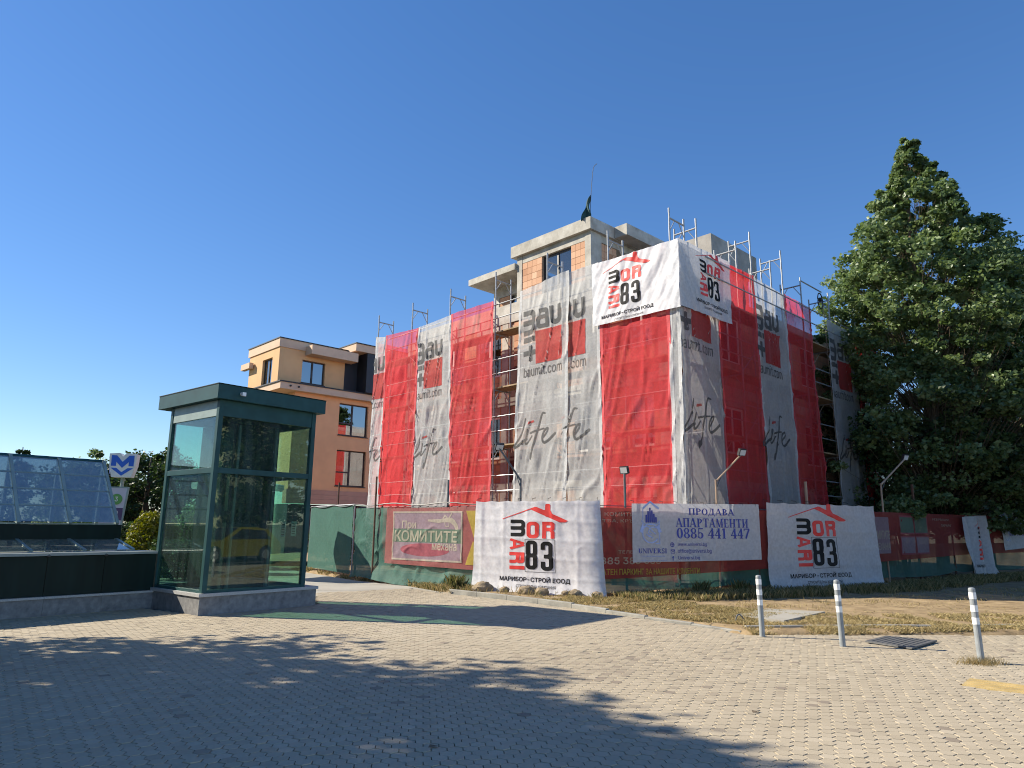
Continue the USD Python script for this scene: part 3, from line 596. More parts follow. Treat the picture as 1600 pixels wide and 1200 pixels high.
def wall(fb, P, n, h, s0, s1, wins, mat, gap=None, d=-IN):
    for k in range(3):
        z0, z1 = FL[k]+.002, FL[k+1]-(.32 if k < 2 else .30)-.002
        cur = s0
        for a, b in wins + [(s1, s1)]:
            segs = [(cur, a)]
            if gap and cur < gap[0] < a: segs = [(cur, gap[0]), (gap[1], a)]
            for q0, q1 in segs:
                if q1-q0 > .05: bd.part("wall", fb(MB(), q0, q1, z0, z1, d-.25, d), mat)
            if b > a:
                bd.part("wall", fb(MB(), a+.002, b-.002, z0, z0+.85, d-.25, d-.003), mat); bd.part("lintel", fb(MB(), a+.002, b-.002, z1-.32, z1, d-.25, d-.003), rough_conc)
                w = bd.part("window", fb(fb(fb(fb(fb(MB(), a+.01, a+.08, z0+.86, z1-.33, d-.16, d-.09), b-.08, b-.01, z0+.86, z1-.33, d-.16, d-.09), a+.082, b-.082, z0+.86, z0+.93, d-.16, d-.09), a+.082, b-.082, z1-.40, z1-.33, d-.16, d-.09), (a+b)/2-.04, (a+b)/2+.04, z0+.932, z1-.402, d-.155, d-.095), white_m)
                bd.part("pane", fb(MB(), a+.082, (a+b)/2-.042, z0+.932, z1-.402, d-.13, d-.115), pane_win, parent=w); bd.part("pane", fb(MB(), (a+b)/2+.042, b-.082, z0+.932, z1-.402, d-.13, d-.115), pane_win, parent=w)
            cur = b
        for q in (s0-.02, (s0+s1)/2+.25, s1-.3):
            bd.part("column", fb(MB(), q, q+.32, z0, z1, d-.2, d+.012), rough_conc)
wall(lb, PL, None, 0, IN, SL, WL, brickL, gap=(5.6, 7.9))
wall(rb, PR, None, 0, IN+.26, SR, WR, brickR)
e = MB(); e.span(PL(SL-.25, 0, -IN-.26), B2*.25, B1*(SR-IN-.3), UP*9.2); bd.part("end_wall", e, brickR)
e = MB(); e.span(PR(SR-.25, 0, -IN-.26), B1*.25, B2*(SL-IN-.6), UP*9.2); bd.part("end_wall", e, brickL)
# bay left open between the nets: board railing below, blocks one by one above
rng = np.random.default_rng(11)
nb = 0
def blocks(face, s0, s1, z0, z1, d, thing, bw=.25, bh=.25, name="brick"):
    global nb
    o, ax = face
    n, r = max(1, round((s1-s0)/bw)), max(1, round((z1-z0)/bh)); w, h = (s1-s0)/n, (z1-z0)/r
    for j in range(r):
        for i in range(n):
            if nb >= 296: return
            nb += 1; t = float(np.clip(rng.normal(.5, .25), 0, 1)); dd = d+rng.uniform(-.004, .004)
            c = o + ax[0]*(s0+(i+.5)*w) + ax[1]*(dd-.03) + UP*(z0+(j+.5)*h)
            thing.part(name, MB().box(c, (w-.010, .06, h-.012), (ax[0], ax[1], UP), tone=t), brick_a, tone=True)
for k in range(3):
    z0, z1 = FL[k]+.002, FL[k+1]-.322
    bd.part("wall", lb(MB(), 5.602, 7.898, z0, z1, -IN-.25, -IN-.05), mortar_m)
    bd.part("railing_board", lb(MB(), 5.65, 7.85, z0, z0+1.05, -IN+.01, -IN+.05), brown_m)
    if k: blocks((C2, (B2, -B1)), 6.1, 7.7, z0+1.1, z1-.02, -IN, bd)
# attic storey
bd.part("roof_edge", lb(MB(), 4.4, SL, 9.253, 9.85, -2.2, -1.55), rough_conc)
bd.part("roof_edge", lb(MB(), IN, 4.38, 9.253, 9.40, -1.9, -1.3), rough_conc)
Z9 = 9.255
D0 = -1.72
for s0, s1 in ((4.45, 4.72), (7.84, 8.10)):
    bd.part("column", lb(MB(), s0, s1, 9.86, 11.68, D0-.3, D0+.015), rough_conc)
bd.part("beam", lb(MB(), 4.46, 8.09, 11.38, 11.682, D0-.28, D0), rough_conc)
for s0, s1 in ((4.722, 5.39), (6.80, 7.838)):
    bd.part("wall", lb(MB(), s0, s1, 9.86, 11.378, D0-.26, D0-.055), mortar_m)
    blocks((C2, (B2, -B1)), s0+.01, s1-.01, 9.87, 11.37, D0-.005, bd)
w = bd.part("window", lb(lb(lb(lb(MB(), 5.392, 5.46, 9.87, 11.377, D0-.18, D0-.10), 6.73, 6.798, 9.87, 11.377, D0-.18, D0-.10), 6.06, 6.14, 9.87, 11.377, D0-.175, D0-.105), 5.462, 6.728, 11.31, 11.376, D0-.178, D0-.102), winfr_m)
pane_clear = M_pane("attic_glass", (.62, .68, .70), .12)
for a, b in ((5.462, 6.058), (6.142, 6.728)): bd.part("pane", lb(MB(), a, b, 9.87, 11.308, D0-.145, D0-.135), pane_clear, parent=w)
bd.part("roof_slab", MB().span(PL(4.35, 11.685, -1.57), B2*3.97, B1*4.6, UP*.44), rough_conc)
# right side of the attic: brick wall, opening, stepped slab
A9 = lambda s, z, t: C2 + B1*s + B2*t + UP*z
ab = lambda m_, s0, s1, t0, t1, z0, z1: m_.span(A9(s0, z0, t0), B1*(s1-s0), B2*(t1-t0), UP*(z1-z0))
bd.part("column", ab(MB(), 2.03, 2.3, 4.46, 4.72, 9.3, 11.68), rough_conc)
bd.part("wall", ab(MB(), 2.302, 3.2, 4.52, 4.72, 9.3, 11.4), mortar_m)
blocks((C2+B2*4.5, (B1, -B2)), 2.31, 3.19, 9.8, 11.4, -.005, bd)
bd.part("beam", ab(MB(), 2.302, 6.4, 4.47, 4.74, 11.402, 11.683), rough_conc)
bd.part("roof_slab", ab(MB(), 2.9, 6.6, 3.80, 4.33, 11.70, 12.12), rough_conc)
bd.part("column", ab(MB(), 6.1, 6.4, 4.46, 4.75, 9.3, 11.40), rough_conc)
bd.part("roof_slab", ab(MB(), 5.8, 9.2, 2.2, 5.6, 11.25, 12.15), concrete_m)
bd.part("wall", ab(MB(), 6.0, 9.0, 2.5, 2.72, 9.3, 11.248), rough_conc)
bd.part("wall", ab(MB(), 6.0, 6.22, 2.722, 4.4, 9.3, 11.248), rough_conc)
# second attic part further left, slab with deep eaves
bd.part("roof_slab", lb(MB(), 8.13, 10.85, 11.20, 11.45, -4.4, -1.60), rough_conc)
bd.part("beam", lb(MB(), 8.15, 10.45, 10.75, 11.198, -2.9, -2.65), rough_conc)
bd.part("column", lb(MB(), 10.1, 10.4, 9.4, 10.748, -2.9, -2.63), rough_conc)
bd.part("wall", lb(MB(), 9.5, 10.098, 9.4, 10.748, -2.9, -2.73), mortar_m)
blocks((C2, (B2, -B1)), 9.51, 10.09, 9.7, 10.74, -2.66, bd)
w = bd.part("window", lb(lb(lb(MB(), 8.2, 8.27, 9.5, 10.747, -2.85, -2.77), 9.42, 9.49, 9.5, 10.747, -2.85, -2.77), 8.8, 8.88, 9.5, 10.747, -2.845, -2.775), winfr_m)
bd.part("pane", lb(MB(), 8.272, 9.418, 9.5, 10.747, -2.82, -2.81), pane_clear, parent=w)
# limp flag on a bent rod
P = PL(4.5, 12.125, -1.75)
fl_ = Thing("flag", P, "small dark limp flag on a thin bent rod at the roof corner", "flag")
fl_.part("rod", MB().tube(curve([P, P+UP*.8+V(.03, 0, 0), P+UP*1.5+V(.08, 0, 0), P+UP*1.95+V(.14, 0, 0), P+UP*2.1+V(.26, 0, 0)], 6), .012, 6), darksteel)
u_, v_ = np.meshgrid(np.linspace(0, 1, 8), np.linspace(0, 1, 16), indexing="ij")
fx = -.34*u_*v_**.7 + .03*np.sin(9*v_+4*u_); fy = .06*np.sin(7*u_+5*v_); fz = .95 - v_*.95 - .12*u_
k = (np.arange(7)[:, None]*16+np.arange(15)[None]).ravel()
fl_.part("cloth", (np.column_stack([fx.ravel(), fy.ravel(), fz.ravel()])+P, np.vstack([np.stack([k, k+1, k+17], 1), np.stack([k, k+17, k+16], 1)])), M("flag_cloth", (.012, .05, .05), .8, .3), smooth=True)

# ---------------------------------------------------------------- scaffold
def scaffold(Pf, S, label, base, extra=(), topd=None):
    sc = Thing("scaffold", base, label, "scaffold")
    do, di = -.06, -.80
    def frame(s, z, mat=steel_m):
        m_ = MB()
        m_.tube([Pf(s, z, do), Pf(s, z+2.0 if z < 8 else z+2.25, do)], .027, 8); m_.tube([Pf(s, z, di), Pf(s, z+2.0 if z < 8 else z+2.15, di)], .027, 8)
        m_.tube([Pf(s, z+1.95, do), Pf(s, z+1.95, di)], .026, 8); m_.tube([Pf(s, z+1.55, do), Pf(s, z+1.93, do-.26)], .014, 6); m_.tube([Pf(s, z+1.55, di), Pf(s, z+1.93, di+.26)], .014, 6)
        sc.part("frame", m_, mat)
    for i, s in enumerate(S):
        for k in range(5): frame(s, .25+2*k)
        m_ = MB(); [m_.box(Pf(s, .125, d), (.14, .14, .25)) for d in (do, di)]; sc.part("base_plate", m_, darksteel)
        if i+1 < len(S):
            t = S[i+1]
            for k in range(1, 5):
                z = .25+2*k
                if i % 6 != 9:
                    for j in range(2):
                        d = -.12-.33*j; m_ = MB(); m_.span(Pf(s+.02, z+.005, d), Pf(t-.02, 0)-Pf(s+.02, 0), Pf(0, 0, -.32)-Pf(0, 0), UP*.045); sc.part("deck_board", m_, deck_m)
            for k in range(5):
                for h in ((.5, 1.0) if k else (1.0,)):
                    sc.part("guard_rail", MB().tube([Pf(s, .25+2*k+h, do+.03 if k < 4 or topd is None else topd), Pf(t, .25+2*k+h, do+.03 if k < 4 or topd is None else topd)], .02, 6), steel_m)
            if i % 3 == 1:
                for k in range(4): sc.part("diagonal_brace", MB().tube([Pf(s, .3+2*k, do+.01), Pf(t, 2.2+2*k, do+.01)], .018, 6), steel_m)
    for s, z in extra: frame(s, z)
    return sc
scaffold(PL, [.22, 2.42, 4.95, 7.48, 10.05, 12.5, 14.98], "steel tube scaffold along the sunlit left face of the unfinished building", PL(7, 0))
sr_ = scaffold(PR, [1.2, 3.5, 5.8, 8.1, 10.5, 13.0, 15.4], "steel tube scaffold along the shaded right face of the unfinished building", PR(7, 0), extra=((4.45, 8.85), (6.65, 8.85)), topd=.20)
q = PR(9.7, 10.35, -.5)
hz_ = Thing("rope_pulley", q, "rope wheel hanging from a scaffold tube beside the tall tree", "pulley")
ringp = [PR(9.75+.22*math.cos(a), 10.0+.30*math.sin(a), -.06) for a in np.linspace(0, 2*np.pi, 24)]
hz_.part("wheel", MB().tube(ringp, .022, 6, False), black_m); hz_.part("hub", MB().tube([PR(9.75, 10.05, -.1), PR(9.75, 10.05, 0)], .08, 10), black_m)
hz_.part("hanging_arm", MB().tube([PR(8.1, 10.38, -.06), PR(9.9, 10.38, -.06)], .024, 6), steel_m)
hz_.part("rope", MB().tube([PR(9.98, 10.0, -.06), PR(10.05, 6, -.03), PR(10.1, 2.2, -.03)], .010, 5), wood_m)

# ---------------------------------------------------------------- nets on the scaffold
def folds(s, z, seed, a=1.0):
    p = np.column_stack([s*1.4+seed*7.1, z*.28, np.full_like(s, seed)])
    v = .16*(meshkit.fbm(p, 3, seed)-.5)
    p2 = np.column_stack([s*3.1+.8*z+seed, z*1.1-s*.5, np.full_like(s, seed+3)]); v += .05*(meshkit.fbm(p2, 3, seed+1)-.5)
    r = np.abs(meshkit.noise(np.column_stack([s*4.2+z*.9, z*.55+seed, s*0])*1.0, seed+2)-.5); v += .045*np.exp(-(r/.06)**2)
    p3 = np.column_stack([s*7, z*7, np.full_like(s, seed)]); v += .012*(meshkit.fbm(p3, 2, seed+5)-.5)
    pin = .45+.55*np.abs(np.sin(np.pi*(z-.25)/1.0))
    return a*(.04 + v*pin)
lin = lambda a, b: (lambda t: a + (b-a)*np.asarray(t, float))
def net(name, P, side, lo, hi, zt, mat, hem, label, seed, x0=None, lx=.42, cat="netting", d=0.03, group=None):
    """lo, hi: (bottom, top) edges along the face; zt: (z at lo, z at hi)"""
    f = lambda s, z, off=0.: (P(0, 0)[None] + np.outer(s, P(1, 0)-P(0, 0)) + np.outer(z, UP) + np.outer(d+off+folds(s, z, seed), P(0, 0, 1)-P(0, 0)))
    wob = lambda a, b, k: (lambda t: a+(b-a)*np.asarray(t, float) + .05*(meshkit.fbm(np.column_stack([np.asarray(t, float).ravel()*9, np.full(np.size(t), k*1.7), np.zeros(np.size(t))]), 3, seed+k)-.5).reshape(np.shape(t)))
    th = Thing(name, P((lo[0]+hi[0])/2, .25), label, cat, group)
    e0, e1 = wob(*lo, 1), wob(*hi, 2)
    body = grid(f, e0, e1, .25, lin(*zt), .05)
    th.part("net", body, mat, smooth=True)
    w = .11
    th.part("hem", grid(lambda s, z: f(s, z, .006), lambda t: e0(t), lambda t: e0(t)+w, .25, lambda t: lin(*zt)(np.asarray(t)*.04), .06), hem, smooth=True)
    th.part("hem", grid(lambda s, z: f(s, z, .006), lambda t: e1(t)-w, lambda t: e1(t), .25, lambda t: lin(*zt)(1-.04+np.asarray(t)*.04), .06), hem, smooth=True)
    if x0 is not None:
        poly_clip = sbox(min(min(lo), min(hi))+.03, .3, max(max(lo), max(hi))-.03, min(zt)-.05)
        for q, mt, nm, sx in ((NET_W, ink_grey, "grey_print", 0), (NET_Q, ink_red, "red_print", 0), (NET_L, ink_grey, "script_print", lx), (NET_D, ink_red, "red_print", lx)):
            q = affinity.translate(q, sx, 0); g_ = affinity.translate(affinity.scale(q, side, 1, origin=(0, 0)), x0, 0).buffer(0).intersection(poly_clip)
            sh = sheet(g_, lambda x, y: f(x, y, .011), .05)
            if sh: th.part(nm, sh, mt, smooth=True)
    return th
net("debris_net", PL, -1, (14.15, 14.15), (15.0, 14.95), (9.35, 9.5), net_grey, net_hem_g, "narrow grey net strip at the far left end of the scaffold", 1, x0=15.9)
net("debris_net", PL, -1, (11.85, 11.85), (14.15, 14.13), (9.28, 9.4), net_red, net_hem_r, "sunlit red net, leftmost red one on the scaffold", 2)
net("debris_net", PL, -1, (9.5, 9.8), (11.85, 11.85), (9.38, 9.30), net_grey, net_hem_g, "sunlit grey printed net between the two left red nets", 3, x0=11.98)
net("debris_net", PL, -1, (7.38, 7.42), (9.5, 9.8), (9.38, 9.40), net_red, net_hem_r, "sunlit red net left of the open scaffold bay", 4)
net("debris_net", PL, -1, (4.05, 3.82), (6.40, 6.05), (9.55, 9.38), net_grey, net_hem_g, "sunlit grey printed net right of the open scaffold bay", 5, x0=5.87, lx=0, d=.09)
net("debris_net", PL, -1, (2.62, 2.68), (4.25, 4.0), (9.5, 9.5), net_grey, net_hem_g, "grey net with half a print, tucked behind its left neighbour", 6, x0=4.92, lx=.35)
net("debris_net", PL, -1, (.26, .22), (2.62, 2.68), (9.4, 9.4), net_red, net_hem_r, "sunlit red net beside the building corner under the white banner", 7)
net("debris_net", PR, 1, (-.08, -.08), (2.02, 2.02), (9.4, 9.4), net_grey, net_hem_g, "grey printed net on the building corner, shaded side", 8, x0=-.12)
net("debris_net", PL, -1, (-.09, -.09), (.30, .26), (9.4, 9.4), net_grey, net_hem_g, "narrow grey net edge folded round the building corner, sunlit side", 12)
net("debris_net", PR, 1, (1.98, 1.98), (4.5, 4.25), (9.45, 9.5), net_red, net_hem_r, "shaded dark red net with bright sun patches right of the corner", 9)
net("debris_net", PR, 1, (4.5, 4.2), (6.58, 6.4), (9.5, 9.4), net_grey, net_hem_g, "shaded grey printed net between two dark red nets", 10, x0=4.2)
net("debris_net", PR, 1, (6.58, 6.4), (8.75, 8.5), (9.4, 9.42), net_red, net_hem_r, "shaded dark red net left of the open bay by the tall tree", 11)
net("debris_net", PR, 1, (9.8, 9.9), (12.4, 12.4), (9.3, 9.2), net_grey, net_hem_g, "pale grey net half hidden by the tall tree", 13, x0=10.0)
net("debris_net", PR, 1, (12.4, 12.4), (14.8, 14.8), (9.2, 9.2), net_red, net_hem_r, "red net glimpsed through the crown of the tall tree", 14)
PE = lambda s, z, d=0.: PL(15.0, 0, 0) + B1*s + B2*d + UP*z
net("debris_net", PE, 1, (.1, .1), (2.5, 2.5), (9.3, 9.3), net_red, net_hem_r, "red net round the far end of the scaffold, mirrored in the orange house windows", 15)
net("debris_net", PE, 1, (2.5, 2.5), (8.5, 8.5), (9.3, 9.3), net_grey, net_hem_g, "grey net round the far end of the scaffold, mirrored in the orange house windows", 16)
net("debris_net", PE, 1, (8.5, 8.5), (12.6, 12.6), (9.3, 9.3), net_red, net_hem_r, "rearmost red net round the far end of the scaffold, mirrored in the orange house windows", 17)
net("debris_net", PE, 1, (12.6, 12.6), (15.5, 15.5), (9.3, 9.3), net_grey, net_hem_g, "rearmost grey net round the far end of the scaffold, mirrored in the orange house windows", 18)
def top_banner(P, side, s0, s1, zt, zb, label, seed, x0, zl, sx, sc):
    def f(s, z, off=0.):
        t = np.clip((zt-z)/(zt-zb), 0, 1)
        v = .10*(meshkit.fbm(np.column_stack([s*2.2+z*1.3, z*1.0-s*.6, s*0+seed]), 3, seed)-.5) + .05*(meshkit.fbm(np.column_stack([s*6+z*3, z*1.5, s*0+seed]), 2, seed+4)-.5)
        return P(0, 0)[None] + np.outer(s, P(1, 0)-P(0, 0)) + np.outer(z, UP) + np.outer(.17+off+v, P(0, 0, 1)-P(0, 0))
    th = Thing("site_banner", P((s0+s1)/2, zb), label, "banner")
    th.part("cloth", grid(f, s0, s1, lin(zb-.02, zb+.03), lin(zt-.03, zt+.02), .035), tarp_m, smooth=True)
    for q, mt, nm in ((LOGO_R, ink_red2, "red_lettering"), (LOGO_B, ink_black, "black_lettering"), (unary_union(LOGO_T), ink_black, "company_line")):
        g_ = affinity.translate(affinity.scale(q, side*sx, sc, origin=(0, 0)), x0, zl)
        th.part(nm, sheet(g_, lambda x, y: f(x, y, .009), .045), mt, smooth=True)
    return th
top_banner(PL, -1, -.18, 2.85, 9.42, 7.46, "white banner high on the sunlit side of the scaffold corner", 31, 2.25, 8.04, 1.56, 1.22)
top_banner(PR, 1, -.18, 2.62, 9.46, 7.50, "white banner high on the shaded side of the scaffold corner", 37, .90, 8.18, 1.45, 1.15)

# ---------------------------------------------------------------- site fence
FP = np.array([(-7.6, 26.3), (-6.85, 25.0), (-4.65, 21.6), (-3.74, 20.45), (-.9, 18.3), (.65, 17.35), (2.1, 16.6), (4.03, 17.35), (6.55, 18.35), (10.25, 20.25), (15.3, 24.4), (17, 25.45), (19.4, 26.75), (24, 29.1), (32, 33)])
FU = np.r_[0, np.cumsum(np.linalg.norm(np.diff(FP, axis=0), axis=1))]
uu = np.linspace(0, FU[-1], 1200)
from scipy.ndimage import gaussian_filter1d
fx_, fy_ = (gaussian_filter1d(np.interp(uu, FU, FP[:, k]), 5, mode="nearest") for k in (0, 1))
tx_, ty_ = np.gradient(fx_, uu), np.gradient(fy_, uu); ln = np.hypot(tx_, ty_); tx_ /= ln; ty_ /= ln
def FQ(u, z=0., off=0.):
    u = np.asarray(u, float); x, y, tx, ty = (np.interp(u, uu, q) for q in (fx_, fy_, tx_, ty_))
    off = np.broadcast_to(off, u.shape)
    return np.stack([x+ty*off, y-tx*off, np.broadcast_to(z, u.shape)+0.*u], -1)
def rag(t, seed): t = np.asarray(t, float); return meshkit.fbm(np.stack([t*9, 0*t, 0*t], -1), 2, seed)
def cloth(seed, off=.05, amp=1., fold=.06, drape=0., crease=0., rid=.3):
    def f(u, z, o=0.):
        v = fold*(meshkit.fbm(np.column_stack([u*1.6+z*.5, z*.7, u*0+seed]), 3, seed)-.5) + fold*.34*(meshkit.fbm(np.column_stack([u*4+z*1.5, z*2.2-u, u*0+seed]), 2, seed+1)-.5)
        r = np.abs(meshkit.noise(np.column_stack([u*2.2+z*1.9, z*1.2-u*.8+seed, u*0]), seed+2)-.5); v = v + fold*rid*np.exp(-(r/.06)**2)
        if crease: v = v + crease*(np.exp(-((np.mod(z+.02*u, .44)-.22)/.05)**2) + np.exp(-((np.mod(u, .66)-.33)/.05)**2))
        v = v + drape*np.clip(1-z/.55, 0, 1)**2
        return FQ(u, z, off+o+amp*v)
    return f
fn = Thing("site_fence", (*FP[6], 0), "long makeshift construction fence of posts and wire carrying nets and banners", "fence")
for u in (5.45, 7.0, 9.6, 11.2, 13.9, 16.2, 18.6, 20.6, 23.1, 26.3, 29.2, 32, 36, 40):
    p = FQ(u, 0, -.03); fn.part("post", MB().tube([p-UP*.2, p+UP*2.15], .03, 8), rust_m)
for z in (.35, 2.1):
    c = FQ(np.linspace(5.4, 42, 160), z, -.03); fn.part("rail_wire", MB().tube(c, .009, 5), darksteel)
fn.part("cable", MB().tube(FQ(np.linspace(.9, 10.7, 60), 2.17 + .03*np.sin(np.linspace(0, 30, 60)), .07), .016, 6), black_m)
# framed mesh panel at the left
pn = Thing("wire_barrier", FQ(3.1, 0), "galvanised tube framed wire panel covered with green netting beside the kiosk", "fence panel")
pts = lambda u, z: FQ(u, z, .02)
for a in ((.9, 5.30), ):
    c = FQ(np.linspace(.9, 5.30, 12), 2.2, .02); pn.part("top_tube", MB().tube(c, .024, 8), steel_m)
    c = FQ(np.linspace(.9, 5.30, 12), .18, .02); pn.part("bottom_tube", MB().tube(c, .024, 8), steel_m)
for u in (.9, 5.30): pn.part("side_tube", MB().tube([pts(u, .0), pts(u, 2.2)], .024, 8), steel_m)
m_ = MB()
for z in np.linspace(.35, 2.05, 9): m_.tube(FQ(np.linspace(.92, 5.28, 8), z, .022), .004, 4, False)
for u in np.linspace(1.1, 5.1, 34): m_.tube([pts(u, .2), pts(u, 2.18)], .004, 4, False)
pn.part("wire_mesh", m_, steel_m)
gp = cloth(51, .055, fold=.03)
pn.part("green_net", grid(gp, .94, 5.26, .12, 2.17, .08), net_green, smooth=True)
g1 = cloth(53, .02, fold=.16, drape=.22)
sn = solo("shade_net", grid(g1, 5.45, 10.8, lambda t: .06+.05*np.sin(9*np.asarray(t)), 2.08, .07), net_green, "sunlit green shade net sagging to the ground below the restaurant banner", "shade net", smooth=True)
g2 = cloth(57, -.02, fold=.14, drape=.15)
solo("shade_net", grid(g2, 14.0, 23.2, lambda t: .10+.16*rag(t, 3), 2.05, .09), net_green, "dark green shade net in shadow under the flats-for-sale banner", "shade net", smooth=True)
solo("shade_net", grid(cloth(59, -.02, fold=.14, drape=.15), 23.3, 40, lambda t: .15+.2*rag(t, 5), 1.2, .12), net_green, "dark green shade net in shadow under the trees at right", "shade net", smooth=True)

def prints(th, f, items, edge=.05):
    for nm, poly, mt, o in items: 
        sh = sheet(poly, lambda x, y: f(x, y, o+.002), edge)
        if sh: th.part(nm, sh, mt, smooth=True)
def ties(th, f, u0, u1, z, n):
    for u in np.linspace(u0+.05, u1-.05, n):
        a = f(np.array([u]), np.array([z]))[0]; th.part("tie", MB().tube([a-UP*.03, a+UP*.05, FQ(np.array([u]), z+.07, 0.)[0]], .007, 5), black_m)
# restaurant banner
r1 = cloth(61, .11, fold=.05)
t = Thing("restaurant_banner", FQ(9, .5), "sun-bleached red mesh banner with an old pistol and restaurant name", "banner")
mesh_faded = M_net("sun_faded_red_mesh", (.46, .15, .14), .22, .35)
t.part("mesh", grid(r1, 7.38, 10.75, lin(.55, .50), lin(2.06, 2.08), .07), mesh_faded, smooth=True)
X0, X1, Y0, Y1 = 7.66, 10.25, .66, 1.97
fr = sbox(X0, Y0, X1, Y1)
pist = unary_union([Polygon([(9.0, 1.70), (9.0, 1.75), (9.55, 1.77), (9.72, 1.80), (9.86, 1.80), (9.98, 1.74), (10.08, 1.62), (10.12, 1.50), (10.02, 1.48), (9.94, 1.60), (9.80, 1.68), (9.55, 1.68), (9.40, 1.66)]),
                    LineString([(9.55, 1.78), (9.62, 1.86), (9.70, 1.80)]).buffer(.018), LineString([(9.78, 1.80), (9.86, 1.90)]).buffer(.02), LineString(curve([(9.62, 1.68), (9.66, 1.58), (9.76, 1.58), (9.78, 1.68)])).buffer(.012)])
prints(t, r1, [("panel_stripe", sbox(X0, 1.50, X1, Y1), mesh_violet, .004), ("panel_stripe", sbox(X0, 1.14, X1, 1.50), mesh_teal, .004), ("panel_stripe", sbox(X0, Y0, X1, 1.14), mesh_violet, .004),
    ("red_stripe", affinity.scale(Point(8.9, .95).buffer(1), .9, .17), mesh_rose, .006),
    ("panel_border", fr.difference(fr.buffer(-.045)), mesh_cream, .009), ("pistol", pist, mesh_cream, .009),
    ("lettering", unary_union([fit(txt("При", 1, True), 8.02, 8.56, 1.46, 1.72), fit(txt("КОМИТИТЕ", 1, True), 7.76, 10.08, 1.16, 1.46), fit(txt("механа", 1, True), 9.18, 10.08, .95, 1.13)]), mesh_cream, .010),
    ("yellow_diamond", Polygon([(10.36, 1.98), (10.75, 1.98), (10.75, 1.5), (10.62, 1.3)]), mesh_yellow, .006), ("yellow_diamond", Polygon([(10.60, 1.22), (10.75, 1.0), (10.75, .62), (10.36, .62)]), mesh_yellow, .006)])
ties(t, r1, 7.4, 10.7, 2.04, 12)
# red banner with restaurant details, mostly covered
r2 = cloth(63, .08, fold=.05)
t = Thing("restaurant_banner", FQ(16, .45), "dark red mesh banner with pale and yellow lines behind the flats-for-sale banner", "banner")
t.part("mesh", grid(r2, 13.98, 18.95, lin(.42, .62), 2.06, .08), mesh_red, smooth=True)
prints(t, r2, [("lettering", unary_union([fit(txt("ПРИ КОМИТИТЕ СВАТБА", 1), 13.7, 15.9, 1.86, 1.95), fit(txt("СВАТБА, КРЪЩЕНЕ", 1), 13.7, 15.4, 1.70, 1.79), fit(txt("ТЕЛЕФОН", 1), 14.45, 15.2, 1.0, 1.08), fit(txt("0885 383 683", 1, True), 13.85, 15.6, .76, .92)]).buffer(0).intersection(sbox(14.06, 0, 18, 3)), mesh_cream, .008),
               ("yellow_lettering", fit(txt("БЕЗПЛАТЕН ПАРКИНГ ЗА НАШИТЕ КЛИЕНТИ", 1, True), 13.6, 16.7, .52, .66).intersection(sbox(14.06, 0, 18, 3)), mesh_yellow, .008)])
r3 = cloth(67, .08, fold=.06)
t = Thing("restaurant_banner", FQ(27, .8), "long shaded red mesh banner with faded food pictures beside the pale trunk", "banner")
t.part("mesh", grid(r3, 22.8, 39.5, lin(.72, .95), lin(2.12, 2.2), .10), mesh_red, smooth=True)
b_ = [sbox(23.1, .95, 24.0, 1.98)]
pics = [sbox(a, z, a+.98, z+.5) for a in (24.75, 25.85) for z in (.92, 1.52)]
prints(t, r3, [("picture", b_[0], mesh_violet, .006), ("lettering", unary_union([fit(txt("КОМИТИТЕ", 1, True), 22.95, 24.0, 1.35, 1.6), fit(txt("МЕХАНА", 1, True), 23.0, 24.0, 1.05, 1.25), fit(txt("РЕЗЕРВАЦИИ", 1), 27.3, 28.7, 1.92, 2.0), fit(txt("ПАРКИНГ", 1), 28.0, 28.9, 1.74, 1.82)]), mesh_cream, .010)]
       + [("picture", q, mesh_teal if i % 2 else mesh_violet, .006) for i, q in enumerate(pics)] + [("picture_border", unary_union([q.buffer(.03).difference(q.buffer(-.02)) for q in pics]), mesh_rose, .009)], .15)
# big white builder banners
def builder(u0, u1, zt, zb, ul, zl, sx, sc, seed, label, fold=.075, drape=.0):
    f = cloth(seed, .16, fold=fold, drape=drape, crease=.007, rid=.06)
    th = Thing("site_banner", FQ((u0+u1)/2, 0), label, "banner")
    th.part("cloth", grid(f, lin(u0-.06, u0), lin(u1+.1, u1), lambda t: zb + .03*np.sin(17*np.asarray(t)+seed), lambda t: zt - .025*np.abs(np.sin(7*np.asarray(t)*np.pi)), .03), tarp_m, smooth=True)
    g_ = lambda q: affinity.translate(affinity.scale(q, sx, sc, origin=(0, 0)), ul, zl)
    prints(th, f, [("red_lettering", g_(LOGO_R), ink_red2, .004), ("black_lettering", g_(LOGO_B), ink_black, .004), ("company_line", unary_union([g_(q) for q in LOGO_T]), ink_black, .004)], .025)
    # thin print frame round the number
    fr = sbox(.268, -.15, .765, .455); prints(th, f, [("print_frame", g_(fr.difference(fr.buffer(-.006))), ink_black, .003)], .025)
    ties(th, f, u0, u1, zt, 9)
    return th
builder(10.70, 14.02, 2.22, .02, 11.73, .72, 1.60, 1.27, 71, "bright sunlit white banner with red roof logo, held down by rubble", drape=.10)
builder(18.80, 23.0, 2.28, .06, 19.80, .80, 2.03, 1.33, 73, "shaded white banner with red roof logo behind the middle bollard", fold=.10, drape=.1)
